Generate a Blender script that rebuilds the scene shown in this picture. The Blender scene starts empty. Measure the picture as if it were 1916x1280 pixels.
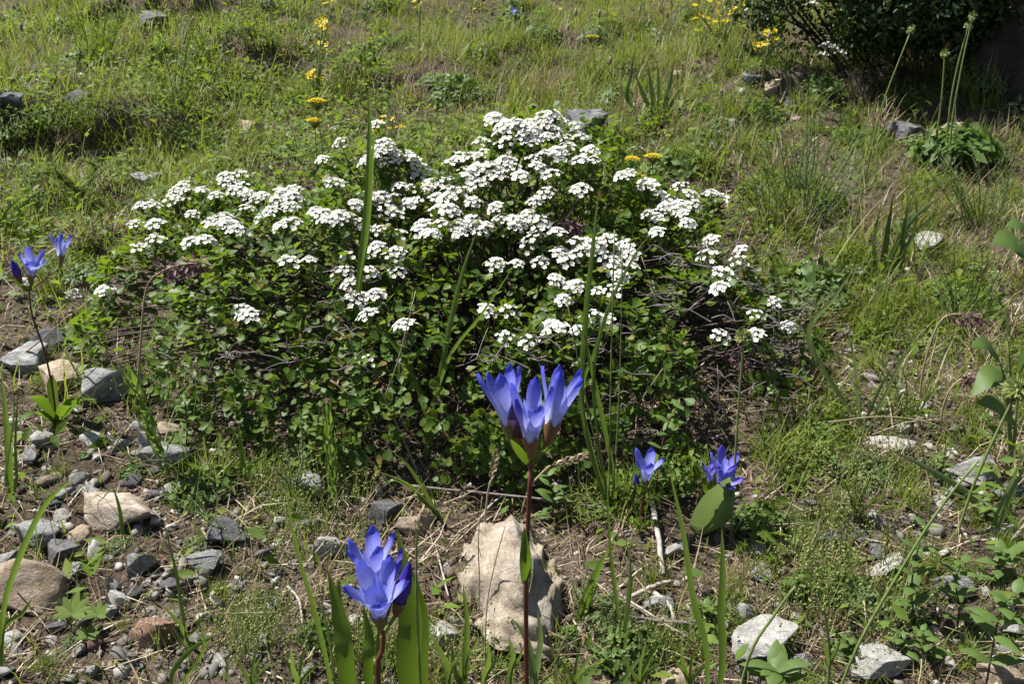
import bpy, bmesh, math, random
import numpy as np
from mathutils import Vector, Matrix, Quaternion
random.seed(7); RNG = np.random.default_rng(11)
C = bpy.context.scene.collection
SC = bpy.context.scene
R = math.radians

# ------------------------------------------------------------------ camera
CAM_H, PITCH, LENS = 0.60, 22.0, 28.0
cam_d = bpy.data.cameras.new('camera'); cam = bpy.data.objects.new('camera', cam_d); C.objects.link(cam)
cam.location = (0, 0, CAM_H); cam.rotation_euler = (R(90 - PITCH), 0, 0)
cam_d.lens = LENS; cam_d.sensor_width = 36; cam_d.clip_start = 0.02; cam_d.clip_end = 400
cam_d.dof.use_dof = True; cam_d.dof.focus_distance = 0.85; cam_d.dof.aperture_fstop = 32
SC.camera = cam
# ------------------------------------------------------------------ sky, sun, exposure
TO_SUN = Vector((-0.52, 0.16, 1.0)).normalized()
w = bpy.data.worlds.new('World'); SC.world = w; w.use_nodes = True
nt = w.node_tree; bg = nt.nodes['Background']
sky = nt.nodes.new('ShaderNodeTexSky'); sky.sky_type = 'NISHITA'; sky.sun_disc = False
sky.sun_elevation = math.asin(TO_SUN.z); sky.sun_rotation = math.atan2(TO_SUN.x, TO_SUN.y)
nt.links.new(sky.outputs[0], bg.inputs[0]); bg.inputs[1].default_value = 0.05
sun_d = bpy.data.lights.new('sun', 'SUN'); sun = bpy.data.objects.new('sun', sun_d); C.objects.link(sun)
sun_d.energy = 5.0; sun_d.angle = R(0.53); sun_d.color = (1, 0.965, 0.91)
sun.rotation_euler = TO_SUN.to_track_quat('Z', 'Y').to_euler(); sun.location = (-3, 2, 6)
SC.view_settings.view_transform = 'Standard'; SC.view_settings.look = 'None'
SC.view_settings.exposure = 1.33; SC.view_settings.gamma = 1; SC.view_settings.use_curve_mapping = False
SC.cycles.max_bounces = 6; SC.cycles.transparent_max_bounces = 4
SC.cycles.diffuse_bounces = 3; SC.cycles.transmission_bounces = 4; SC.cycles.glossy_bounces = 2

# ------------------------------------------------------------------ noise, terrain, pixel rays
def _hash(i, j, k, s):
    n = (i * 374761393 + j * 668265263 + k * 2147483647 + s * 1274126177) & 0xffffffff
    n = ((n ^ (n >> 13)) * 1274126177) & 0xffffffff
    return ((n ^ (n >> 16)) & 0xffff) / 65535.0
def vnoise(x, y, z=0.0, s=0):
    x = np.asarray(x, float); y = np.asarray(y, float); z = np.asarray(z, float) + 0 * x
    xi, yi, zi = (np.floor(a).astype(np.int64) for a in (x, y, z))
    f = [a - b for a, b in ((x, xi), (y, yi), (z, zi))]
    u, v, q = (a * a * (3 - 2 * a) for a in f)
    r = 0
    for a in (0, 1):
        for b in (0, 1):
            for c in (0, 1):
                r = r + _hash(xi + a, yi + b, zi + c, s) * (u if a else 1 - u) * (v if b else 1 - v) * (q if c else 1 - q)
    return r * 2 - 1
def sstep(a, b, x):
    t = np.clip((np.asarray(x, float) - a) / (b - a), 0, 1); return t * t * (3 - 2 * t)
# low banks that face the camera: (x0, x1, front y, height)
BANKS = [(-1.55, -.72, 1.72, .10), (.50, .72, 1.86, .08), (-.80, -.52, 2.34, .05), (-.45, -.12, 2.12, .045),
         (-1.35, -.85, 2.75, .10), (.02, .30, 2.5, .04), (.95, 1.7, 1.80, .08)]
def terrain(x, y):
    x = np.asarray(x, float); y = np.asarray(y, float)
    z = 0.20 * y + .028 * vnoise(x * 1.7, y * 1.7, 0, 1) + .014 * vnoise(x * 5, y * 5, 0, 2)
    z = z + sstep(1.35, 2.2, y) * sstep(12, 6, y) * (.045 * vnoise(x * 2.4, y * 2.4, 0, 6) + .022 * vnoise(x * 6.5, y * 6.5, 0, 7))
    near = sstep(9, 5, y) * sstep(6, 3.5, np.abs(x))
    z = z + near * (.007 * vnoise(x * 14, y * 14, 0, 3) + .0048 * vnoise(x * 34, y * 34, 0, 4))
    for k, (x0, x1, yc, h) in enumerate(BANKS):
        yl = yc + .10 * vnoise(x * 3.1, k * 5.3 + 0 * x, 0, 9) + .03 * vnoise(x * 13, k * 2.3 + 0 * x, 0, 10)
        win = sstep(x0 - .12, x0 + .12, x) * sstep(x1 + .12, x1 - .12, x)
        z = z + h * win * sstep(-.01, .05, y - yl) * np.exp(-np.clip(y - yl - .05, 0, 99) / .55)
    return z
def tz(x, y): return float(terrain(np.array([x]), np.array([y]))[0])
FPX = 1916 * LENS / 36
_cp, _sp = math.cos(R(PITCH)), math.sin(R(PITCH))
def ray(px, py):
    a = (px - 958) / FPX; b = (640 - py) / FPX
    return np.array([a, _cp + b * _sp, -_sp + b * _cp])
def pix(px, py, y):                      # the point seen at a photo pixel at distance y up the slope
    d = ray(px, py); t = y / d[1]
    return Vector((d[0] * t, y, CAM_H + d[2] * t))
def hit(px, py, extra=None):             # where the ray meets the ground
    d = ray(px, py)
    def gap(t):
        X, Y = d[0] * t, d[1] * t; g = terrain(X, Y)
        if extra is not None: g = g + extra(X, Y)
        return CAM_H + d[2] * t - g
    t = .3 * (30 ** np.linspace(0, 1, 260)); e = gap(t); k = np.nonzero(e < 0)[0]
    if len(k) and k[0] > 0:
        tt = np.linspace(t[k[0] - 1], t[k[0]], 14); ee = gap(tt); T = float(tt[np.nonzero(ee <= 0)[0][0]])
    else: T = float(t[int(np.argmin(e))])
    return Vector((d[0] * T, d[1] * T, CAM_H + d[2] * T)), T
def gp(px, py):
    return hit(px, py)[0]

# ------------------------------------------------------------------ materials
def mat(name):
    m = bpy.data.materials.new(name); m.use_nodes = True; m.node_tree.nodes.clear()
    return m, m.node_tree
class NT:
    def __init__(s, nt): s.nt = nt
    def n(s, typ, **kw):
        nd = s.nt.nodes.new(typ)
        for k, v in kw.items():
            if hasattr(nd, k): setattr(nd, k, v)
            else: nd.inputs[k].default_value = v
        return nd
    def l(s, a, b): s.nt.links.new(a, b)
    def ramp(s, fac, stops):
        r = s.n('ShaderNodeValToRGB'); cr = r.color_ramp
        while len(cr.elements) < len(stops): cr.elements.new(.5)
        for e, (p, c) in zip(cr.elements, stops): e.position = p; e.color = (*c, 1)
        s.l(fac, r.inputs[0]); return r.outputs[0]
    def noise(s, scale, detail=4, rough=.6, vec=None):
        t = s.n('ShaderNodeTexNoise'); t.inputs['Scale'].default_value = scale
        t.inputs['Detail'].default_value = detail; t.inputs['Roughness'].default_value = rough
        if vec: s.l(vec, t.inputs['Vector'])
        return t.outputs[0]
    def mix(s, fac, a, b, blend='MIX'):
        m = s.n('ShaderNodeMix'); m.data_type = 'RGBA'; m.blend_type = blend
        for sock, v in ((m.inputs[0], fac), (m.inputs[6], a), (m.inputs[7], b)):
            if hasattr(v, 'is_linked') or hasattr(v, 'links'): s.l(v, sock)
            elif isinstance(v, tuple): sock.default_value = (*v, 1)
            else: sock.default_value = v
        return m.outputs[2]
def leaf_mat(name, stops, trans=(.10, .20, .02), tw=.35, rough=.5, rand='island', tip=None, spec=.4):
    """stops: colours picked at random for each leaf; tip: colour the t-attribute fades to."""
    m, nt_ = mat(name); N = NT(nt_)
    if rand == 'island': rnd = N.n('ShaderNodeNewGeometry').outputs['Random Per Island']
    else: rnd = N.n('ShaderNodeObjectInfo').outputs['Random']
    col = N.ramp(rnd, stops)
    tc = N.n('ShaderNodeTexCoord').outputs['Object']
    nz = N.noise(90, 3, .6, tc)
    col = N.mix(.35, col, N.ramp(nz, [(.3, (.35, .35, .35)), (.75, (1, 1, 1))]), 'MULTIPLY')
    ca = N.n('ShaderNodeAttribute', attribute_name='c').outputs['Fac']          # veins that run along the leaf
    mu = N.n('ShaderNodeMath', operation='MULTIPLY'); N.l(ca, mu.inputs[0]); mu.inputs[1].default_value = 31
    sn = N.n('ShaderNodeMath', operation='SINE'); N.l(mu.outputs[0], sn.inputs[0])
    col = N.mix(.38, col, N.ramp(sn.outputs[0], [(.0, (1, 1, 1)), (.7, (.55, .6, .5))]), 'MULTIPLY')
    if tip:
        at = N.n('ShaderNodeAttribute', attribute_name='t').outputs['Fac']
        col = N.mix(N.ramp(at, [(tip[1], (0, 0, 0)), (tip[2], (1, 1, 1))]), col, tip[0])
    bs = N.n('ShaderNodeBsdfPrincipled'); bs.inputs['Roughness'].default_value = rough
    bs.inputs['Specular IOR Level'].default_value = spec
    N.l(col, bs.inputs['Base Color'])
    tr = N.n('ShaderNodeBsdfTranslucent')
    N.l(N.mix(.6, col, trans), tr.inputs[0])
    ms = N.n('ShaderNodeMixShader'); ms.inputs[0].default_value = tw
    N.l(bs.outputs[0], ms.inputs[1]); N.l(tr.outputs[0], ms.inputs[2])
    o = N.n('ShaderNodeOutputMaterial'); N.l(ms.outputs[0], o.inputs[0])
    return m
def rock_mat(name, a, b, c, lichen=(.5, .5, .46), la=.35):
    m, nt_ = mat(name); N = NT(nt_)
    tc = N.n('ShaderNodeTexCoord').outputs['Object']
    oi = N.n('ShaderNodeObjectInfo').outputs['Random']
    mp = N.n('ShaderNodeVectorMath', operation='ADD'); N.l(tc, mp.inputs[0])
    cx = N.n('ShaderNodeCombineXYZ'); mu = N.n('ShaderNodeMath', operation='MULTIPLY'); N.l(oi, mu.inputs[0]); mu.inputs[1].default_value = 37
    N.l(mu.outputs[0], cx.inputs[0]); N.l(cx.outputs[0], mp.inputs[1]); v = mp.outputs[0]
    n1 = N.noise(2.6, 9, .68, v); n2 = N.noise(1.3, 6, .65, v); n3 = N.noise(13, 6, .7, v)
    col = N.ramp(n1, [(.28, a), (.5, b), (.72, c)])
    col = N.mix(N.ramp(n2, [(.52, (0, 0, 0)), (.66, (la, la, la))]), col, lichen)
    col = N.mix(.45, col, N.ramp(n3, [(.35, (.45, .45, .45)), (.62, (1, 1, 1))]), 'MULTIPLY')
    val = N.ramp(oi, [(0, (.75, .75, .75)), (1, (1.15, 1.15, 1.15))])
    col = N.mix(1.0, col, val, 'MULTIPLY')
    bs = N.n('ShaderNodeBsdfPrincipled'); bs.inputs['Roughness'].default_value = .88
    bs.inputs['Specular IOR Level'].default_value = .25
    N.l(col, bs.inputs['Base Color'])
    bp = N.n('ShaderNodeBump'); bp.inputs['Strength'].default_value = .8; bp.inputs['Distance'].default_value = .004
    ad = N.n('ShaderNodeMath', operation='ADD'); N.l(n1, ad.inputs[0]); N.l(n3, ad.inputs[1])
    N.l(ad.outputs[0], bp.inputs['Height']); N.l(bp.outputs[0], bs.inputs['Normal'])
    o = N.n('ShaderNodeOutputMaterial'); N.l(bs.outputs[0], o.inputs[0])
    return m
def plain(name, a, b, scale=60, rough=.7, rand=False):
    m, nt_ = mat(name); N = NT(nt_)
    tc = N.n('ShaderNodeTexCoord').outputs['Object']
    col = N.ramp(N.noise(scale, 4, .6, tc), [(.3, a), (.7, b)])
    if rand:
        g = N.n('ShaderNodeNewGeometry').outputs['Random Per Island']
        col = N.mix(1.0, col, N.ramp(g, [(0, (.28, .27, .27)), (.6, (.6, .57, .53)), (1, (1, 1, 1))]), 'MULTIPLY')
    bs = N.n('ShaderNodeBsdfPrincipled'); bs.inputs['Roughness'].default_value = rough
    bs.inputs['Specular IOR Level'].default_value = .3
    N.l(col, bs.inputs['Base Color'])
    o = N.n('ShaderNodeOutputMaterial'); N.l(bs.outputs[0], o.inputs[0])
    return m
def petal_mat(name, lo, hi, stripe, tw=.4, edge0=.42, edge1=.9):
    m, nt_ = mat(name); N = NT(nt_)
    t = N.n('ShaderNodeAttribute', attribute_name='t').outputs['Fac']
    c = N.n('ShaderNodeAttribute', attribute_name='c').outputs['Fac']
    col = N.mix(N.ramp(t, [(edge0, (0, 0, 0)), (edge1, (1, 1, 1))]), lo, hi)
    col = N.mix(N.ramp(c, [(.10, (.30, .30, .30)), (.6, (0, 0, 0))]), col, stripe)
    tc = N.n('ShaderNodeTexCoord').outputs['Object']
    col = N.mix(.4, col, N.ramp(N.noise(260, 3, .6, tc), [(.3, (.5, .5, .7)), (.7, (1, 1, 1))]), 'MULTIPLY')
    mu = N.n('ShaderNodeMath', operation='MULTIPLY'); N.l(c, mu.inputs[0]); mu.inputs[1].default_value = 24
    sn = N.n('ShaderNodeMath', operation='SINE'); N.l(mu.outputs[0], sn.inputs[0])
    col = N.mix(.30, col, N.ramp(sn.outputs[0], [(.25, (.5, .5, .75)), (.6, (1, 1, 1))]), 'MULTIPLY')
    bs = N.n('ShaderNodeBsdfPrincipled'); bs.inputs['Roughness'].default_value = .65; bs.inputs['Specular IOR Level'].default_value = .25
    N.l(col, bs.inputs['Base Color']); tr = N.n('ShaderNodeBsdfTranslucent'); N.l(col, tr.inputs[0])
    ms = N.n('ShaderNodeMixShader'); ms.inputs[0].default_value = tw
    N.l(bs.outputs[0], ms.inputs[1]); N.l(tr.outputs[0], ms.inputs[2])
    o = N.n('ShaderNodeOutputMaterial'); N.l(ms.outputs[0], o.inputs[0])
    return m
M = {}
def soil_mat():
    m, nt_ = mat('soil'); N = NT(nt_)
    tc = N.n('ShaderNodeTexCoord').outputs['Object']
    big = N.noise(2.2, 5, .6, tc); mid = N.noise(14, 6, .65, tc); fine = N.noise(120, 6, .75, tc); vf = N.noise(420, 3, .7, tc)
    col = N.ramp(mid, [(.3, (.075, .056, .040)), (.5, (.135, .105, .076)), (.7, (.21, .168, .125))])
    col = N.mix(N.ramp(big, [(.45, (0, 0, 0)), (.62, (.55, .55, .55))]), col, (.25, .20, .155))
    col = N.mix(.7, col, N.ramp(fine, [(.3, (.28, .26, .25)), (.6, (1, 1, 1))]), 'MULTIPLY')
    col = N.mix(N.ramp(vf, [(.6, (0, 0, 0)), (.7, (.6, .6, .6))]), col, (.26, .22, .17))
    bs = N.n('ShaderNodeBsdfPrincipled'); bs.inputs['Roughness'].default_value = .95; bs.inputs['Specular IOR Level'].default_value = .12
    N.l(col, bs.inputs['Base Color'])
    bp = N.n('ShaderNodeBump'); bp.inputs['Strength'].default_value = 1; bp.inputs['Distance'].default_value = .012
    ad = N.n('ShaderNodeMath', operation='ADD'); N.l(fine, ad.inputs[0]); N.l(vf, ad.inputs[1])
    N.l(ad.outputs[0], bp.inputs['Height']); N.l(bp.outputs[0], bs.inputs['Normal'])
    o = N.n('ShaderNodeOutputMaterial'); N.l(bs.outputs[0], o.inputs[0])
    return m
M['soil'] = soil_mat()
GR = [(0, (.06, .105, .012)), (.35, (.10, .16, .018)), (.65, (.15, .195, .03)), (.85, (.21, .21, .06)), (1, (.36, .31, .17))]
M['grass'] = leaf_mat('grass', GR, (.29, .35, .03), .42, .6, tip=((.26, .23, .10), .8, 1.2), spec=.25)
M['blade'] = leaf_mat('blade', [(0, (.08, .145, .022)), (.6, (.11, .18, .03)), (1, (.15, .21, .05))], (.22, .34, .04), .45, .45, tip=((.22, .20, .08), .85, 1.1))
M['iris'] = leaf_mat('iris_blade', [(0, (.055, .10, .03)), (1, (.10, .15, .045))], (.15, .25, .04), .3, .38, tip=((.24, .11, .05), .82, 1.05))
M['grey_green'] = leaf_mat('grey_green', [(0, (.11, .17, .06)), (1, (.17, .225, .09))], (.24, .34, .08), .42, .6)
M['straw'] = leaf_mat('straw', [(0, (.13, .085, .045)), (.5, (.27, .205, .125)), (1, (.46, .40, .29))], (.4, .3, .15), .2, .6)
M['bleached'] = plain('bleached_wood', (.17, .15, .125), (.36, .33, .285), 160, .8)
M['bushleaf'] = leaf_mat('bush_leaf', [(0, (.04, .085, .010)), (.5, (.07, .13, .014)), (.9, (.115, .165, .02)), (1, (.16, .11, .03))], (.22, .33, .015), .42, .5, spec=.3)
M['bushleaf_o'] = leaf_mat('bush_leaf_single', [(0, (.04, .085, .010)), (.5, (.07, .13, .014)), (.9, (.115, .165, .02)), (1, (.16, .11, .03))], (.22, .33, .015), .42, .5, rand='object', spec=.3)
M['darkleaf'] = leaf_mat('dark_shrub_leaf', [(0, (.018, .042, .008)), (.6, (.035, .07, .012)), (.92, (.06, .09, .018)), (1, (.20, .10, .025))], (.09, .17, .015), .3, .4)
M['darkleaf_o'] = leaf_mat('dark_shrub_leaf_single', [(0, (.018, .042, .008)), (.6, (.035, .07, .012)), (.92, (.06, .09, .018)), (1, (.20, .10, .025))], (.09, .17, .015), .3, .4, rand='object')
M['weedleaf'] = leaf_mat('weed_leaf', [(0, (.06, .115, .014)), (.6, (.10, .165, .02)), (1, (.16, .20, .035))], (.25, .36, .02), .42, .6, spec=.25)
M['herbleaf'] = leaf_mat('herb_leaf', [(0, (.06, .11, .025)), (1, (.12, .185, .045))], (.18, .30, .03), .36, .55, spec=.3)
M['mossy'] = leaf_mat('feathery_leaf', [(0, (.09, .14, .015)), (1, (.15, .20, .025))], (.25, .33, .03), .35, .6)
M['capsule'] = leaf_mat('seed_capsule', [(0, (.14, .19, .04)), (1, (.27, .29, .10))], (.3, .4, .08), .3, .5)
M['bark'] = plain('twig_bark', (.035, .025, .02), (.085, .062, .048), 150, .8)
M['greytwig'] = plain('grey_twig', (.07, .06, .053), (.18, .155, .14), 150, .8)
M['trunk'] = plain('trunk_bark', (.018, .015, .013), (.055, .046, .04), 30, .9)
M['redstem'] = plain('red_stem', (.06, .018, .014), (.12, .035, .022), 120, .45)
M['greenstem'] = plain('green_stem', (.09, .13, .03), (.15, .19, .06), 120, .5)
M['calyx'] = plain('calyx', (.085, .075, .015), (.13, .12, .025), 90, .45)
M['calyx_brown'] = plain('calyx_brown', (.10, .05, .02), (.16, .09, .035), 90, .45)
M['petal'] = petal_mat('blue_petal', (.72, .75, .93), (.10, .11, .60), (.20, .22, .68))
M['petal2'] = petal_mat('violet_petal', (.46, .44, .86), (.14, .10, .58), (.15, .11, .58))
M['tube'] = petal_mat('pale_corolla', (.55, .60, .92), (.30, .36, .88), (.5, .55, .92), .45)
M['bud'] = petal_mat('violet_bud', (.10, .06, .30), (.035, .018, .30), (.03, .015, .25), .25)
M['budbrown'] = petal_mat('brown_bud', (.11, .05, .05), (.12, .06, .30), (.09, .035, .06), .25)
M['gentleaf'] = leaf_mat('gentian_leaf', [(0, (.065, .125, .012)), (1, (.10, .165, .02))], (.19, .31, .015), .42, .42, rand='object', tip=((.17, .16, .05), .9, 1.1))
def white_mat():
    m, nt_ = mat('white_petal'); N = NT(nt_)
    bs = N.n('ShaderNodeBsdfPrincipled'); bs.inputs['Roughness'].default_value = .6; bs.inputs['Specular IOR Level'].default_value = .2
    g = N.n('ShaderNodeNewGeometry').outputs['Random Per Island']
    col = N.ramp(g, [(0, (.46, .42, .32)), (.10, (.62, .60, .53)), (.5, (.70, .70, .66)), (1, (.76, .76, .74))]); N.l(col, bs.inputs['Base Color'])
    tr = N.n('ShaderNodeBsdfTranslucent'); N.l(col, tr.inputs[0]); ms = N.n('ShaderNodeMixShader'); ms.inputs[0].default_value = .3
    N.l(bs.outputs[0], ms.inputs[1]); N.l(tr.outputs[0], ms.inputs[2])
    o = N.n('ShaderNodeOutputMaterial'); N.l(ms.outputs[0], o.inputs[0]); return m
M['white'] = white_mat()
M['centre'] = plain('flower_centre', (.30, .27, .09), (.50, .46, .22), 400, .7)
M['yellow'] = leaf_mat('yellow_petal', [(0, (.66, .46, .004)), (1, (.80, .64, .01))], (.8, .62, .01), .4, .6)
M['purple'] = leaf_mat('purple_spikelet', [(0, (.09, .03, .05)), (.6, (.17, .07, .10)), (1, (.30, .19, .18))], (.25, .10, .12), .25, .6)
M['rock_grey'] = rock_mat('rock_grey', (.11, .11, .112), (.24, .24, .235), (.40, .395, .375))
M['rock_dark'] = rock_mat('rock_dark', (.05, .05, .055), (.115, .115, .12), (.21, .205, .20), (.34, .34, .32), .25)
M['rock_pale'] = rock_mat('rock_pale', (.20, .19, .175), (.37, .355, .33), (.54, .525, .49), (.58, .57, .53), .3)
M['rock_tan'] = rock_mat('rock_tan', (.17, .125, .085), (.35, .27, .19), (.54, .45, .345), (.36, .34, .31), .5)
M['rock_cream'] = rock_mat('rock_cream', (.17, .135, .10), (.38, .315, .24), (.56, .49, .40), (.40, .385, .36), .6)
M['rock_pink'] = rock_mat('rock_pink', (.17, .09, .065), (.28, .16, .12), (.38, .26, .21), (.42, .36, .32), .3)

# ------------------------------------------------------------------ mesh helpers
def np_mesh(name, V, F, mats, attr=None, mi=None, smooth=True):
    """V (n,3), F list of arrays (k, m) of equal-size faces."""
    me = bpy.data.meshes.new(name)
    V = np.asarray(V, np.float32)
    if not isinstance(F, list): F = [F]
    F = [np.asarray(f, np.int32) for f in F if len(f)]
    me.vertices.add(len(V)); me.vertices.foreach_set('co', V.ravel())
    nl = sum(f.size for f in F); npoly = sum(len(f) for f in F)
    me.loops.add(nl); me.loops.foreach_set('vertex_index', np.concatenate([f.ravel() for f in F]))
    st = []; s = 0
    for f in F:
        st.append(s + np.arange(len(f)) * f.shape[1]); s += f.size
    me.polygons.add(npoly); me.polygons.foreach_set('loop_start', np.concatenate(st).astype(np.int32))
    if smooth: me.polygons.foreach_set('use_smooth', np.ones(npoly, bool))
    for m in (mats if isinstance(mats, (list, tuple)) else [mats]): me.materials.append(M[m] if isinstance(m, str) else m)
    if mi is not None: me.polygons.foreach_set('material_index', np.asarray(mi, np.int32))
    for k, a in (attr or {}).items():
        at = me.attributes.new(k, 'FLOAT', 'POINT'); at.data.foreach_set('value', np.asarray(a, np.float32))
    me.update(calc_edges=True)
    return me
class MB:
    """collects shapes of one mesh: tris and quads with a material slot and the attributes t, c"""
    def __init__(s): s.v = []; s.t = []; s.c = []; s.q = []; s.qm = []; s.tr = []; s.tm = []
    def add(s, V, F, mi=0, t=None, c=None):
        o = len(s.v); s.v += [tuple(p) for p in V]
        s.t += list(t) if t is not None else [0.0] * len(V)
        s.c += list(c) if c is not None else [1.0] * len(V)
        for f in F:
            f = tuple(i + o for i in f)
            if len(f) == 4: s.q.append(f); s.qm.append(mi)
            else: s.tr.append(f); s.tm.append(mi)
    def mesh(s, name, mats):
        return np_mesh(name, np.array(s.v), [np.array(s.q, int).reshape(-1, 4), np.array(s.tr, int).reshape(-1, 3)], mats,
                       {'t': s.t, 'c': s.c}, s.qm + s.tm)
    def tube(s, P, r, n=6, mi=0, cap=True):
        P = [Vector(p) for p in P]; m = len(P)
        rr = [r] * m if not hasattr(r, '__len__') else r
        V = []; F = []; T = []
        up = Vector((0.13, 0.37, .9))
        for i, p in enumerate(P):
            d = (P[min(i + 1, m - 1)] - P[max(i - 1, 0)]).normalized()
            a = d.cross(up); a = a.normalized() if a.length > 1e-3 else d.orthogonal().normalized(); b = d.cross(a)
            for k in range(n):
                an = 2 * math.pi * k / n; V.append(p + (a * math.cos(an) + b * math.sin(an)) * rr[i]); T.append(i / (m - 1))
        for i in range(m - 1):
            for k in range(n): F.append((i * n + k, i * n + (k + 1) % n, (i + 1) * n + (k + 1) % n, (i + 1) * n + k))
        if cap:
            V.append(P[-1]); e = len(V) - 1; T.append(1)
            for k in range(n): F.append(((m - 1) * n + k, (m - 1) * n + (k + 1) % n, e))
        s.add(V, F, mi, T)
    def ribbon(s, P, wid, side=None, fold=.25, mi=0, prof=None):
        """a blade along P; wid full width at its widest; V-folded along the midrib"""
        P = [Vector(p) for p in P]; m = len(P); V = []; T = []; F = []; Cc = []
        for i, p in enumerate(P):
            u = i / (m - 1); d = (P[min(i + 1, m - 1)] - P[max(i - 1, 0)]).normalized()
            a = (side or Vector((1, .2, 0))); a = (a - d * a.dot(d)); a = a.normalized() if a.length > 1e-3 else d.orthogonal().normalized()
            n = d.cross(a)
            wv = wid * .5 * (prof(u) if prof else min(1, .45 + 2.2 * u) * (1 - u ** 2.6) + .01)
            V += [p - a * wv + n * wv * fold, p, p + a * wv + n * wv * fold]; T += [u] * 3; Cc += [1, 0, 1]
        for i in range(m - 1):
            F += [(3 * i, 3 * i + 1, 3 * i + 4, 3 * i + 3), (3 * i + 1, 3 * i + 2, 3 * i + 5, 3 * i + 4)]
        s.add(V, F, mi, T, Cc)
def spline(P, n):
    """Catmull-Rom through P, n points"""
    P = [Vector(p) for p in P]
    if len(P) == 2: return [P[0].lerp(P[1], i / (n - 1)) for i in range(n)]
    Q = [P[0] * 2 - P[1]] + P + [P[-1] * 2 - P[-2]]; out = []
    for i in range(n):
        u = i / (n - 1) * (len(P) - 1); k = min(int(u), len(P) - 2); f = u - k
        a, b, c, d = Q[k:k + 4]
        out.append(.5 * ((2 * b) + (c - a) * f + (2 * a - 5 * b + 4 * c - d) * f * f + (3 * b - a - 3 * c + d) * f ** 3))
    return out
def link(name, me, parent=None, loc=(0, 0, 0)):
    o = bpy.data.objects.new(name, me); C.objects.link(o); o.location = loc
    if parent: o.parent = parent
    return o
def tag(o, label, cat, group=None, kind=None):
    o['label'] = label; o['category'] = cat
    if group: o['group'] = group
    if kind: o['kind'] = kind
    return o
def thing(name, loc, label, cat, group=None):
    return tag(link(name, None, None, loc), label, cat, group)
def part(name, mb, mats, parent, world=True):
    """a part; shapes were collected in world space, so shift them to the thing"""
    me = mb.mesh(name, mats); o = link(name, me, parent)
    if world:
        p = parent; off = Vector((0, 0, 0))
        while p: off += p.location; p = p.parent
        me.transform(Matrix.Translation(-off))
    return o
def scatter(tV, tF, P, Rm, S):
    """merged copies of a template (tris): P (n,3), Rm (n,3,3), S (n,) or (n,3)"""
    tV = np.asarray(tV, float); tF = np.asarray(tF); n = len(P)
    S = np.asarray(S, float); S = S[:, None] if S.ndim == 1 else S
    V = np.einsum('nij,nvj->nvi', Rm, tV[None] * S[:, None, :]) + P[:, None, :]
    F = tF[None] + (np.arange(n) * len(tV))[:, None, None]
    return V.reshape(-1, 3), F.reshape(-1, tF.shape[1])
def frames(Z, spin):
    """rotation matrices whose local z is Z and which spin about it"""
    Z = Z / np.linalg.norm(Z, axis=1, keepdims=True)
    ref = np.where(np.abs(Z[:, 2:3]) > .9, np.array([[1., 0, 0]]), np.array([[0., 0, 1.]]))
    X = np.cross(ref, Z); X /= np.linalg.norm(X, axis=1, keepdims=True); Y = np.cross(Z, X)
    c, s = np.cos(spin)[:, None], np.sin(spin)[:, None]
    return np.stack([X * c + Y * s, -X * s + Y * c, Z], axis=2)
def tri(F):
    out = []
    for f in F:
        for i in range(1, len(f) - 1): out.append((f[0], f[i], f[i + 1]))
    return np.array(out)

# ------------------------------------------------------------------ ground sheet
def axis(fine0, fine1, step, lo, hi):
    a = list(np.arange(fine0, fine1, step)); s = step; x = a[-1]
    while x < hi: s *= 1.12; x += s; a.append(x)
    s = step; x = a[0]; b = []
    while x > lo: s *= 1.12; x -= s; b.append(x)
    return np.array(b[::-1] + a)
gx = axis(-1.9, 1.9, .013, -60, 60); gy = axis(.28, 3.2, .013, -12, 90)
GX, GY = np.meshgrid(gx, gy); GZ = terrain(GX.ravel(), GY.ravel())
nx, ny = len(gx), len(gy)
idx = np.arange(nx * ny).reshape(ny, nx)
gF = np.stack([idx[:-1, :-1], idx[:-1, 1:], idx[1:, 1:], idx[1:, :-1]], -1).reshape(-1, 4)
ground = link('ground', np_mesh('ground', np.stack([GX.ravel(), GY.ravel(), GZ], 1), gF, 'soil'))
tag(ground, 'stony brown soil of the grassy hillside', 'ground', kind='structure')

# ------------------------------------------------------------------ canopy of the white-flowering bush
LOBES = [(.045, 1.06, .25, .22, .235), (-.34, 1.13, .27, .19, .155), (-.10, .96, .38, .22, .175), (.235, 1.03, .15, .17, .175),
         (.03, .87, .32, .14, .155), (-.45, 1.03, .15, .15, .095), (-.20, 1.12, .17, .15, .21), (.30, .95, .10, .10, .10), (.12, .95, .22, .18, .17)]
def canopy(x, y):
    h = np.zeros_like(np.asarray(x, float))
    for cx, cy, rx, ry, hh in LOBES:
        r2 = ((x - cx) / rx) ** 2 + ((y - cy) / ry) ** 2
        h = np.maximum(h, hh * np.clip(1 - r2, 0, 1) ** .42)
    return h * (1 + .20 * vnoise(np.asarray(x) * 9, np.asarray(y) * 9, 0, 21) + .14 * vnoise(np.asarray(x) * 23, np.asarray(y) * 23, 0, 22))
def ctop(x, y): return canopy(x, y)

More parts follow.
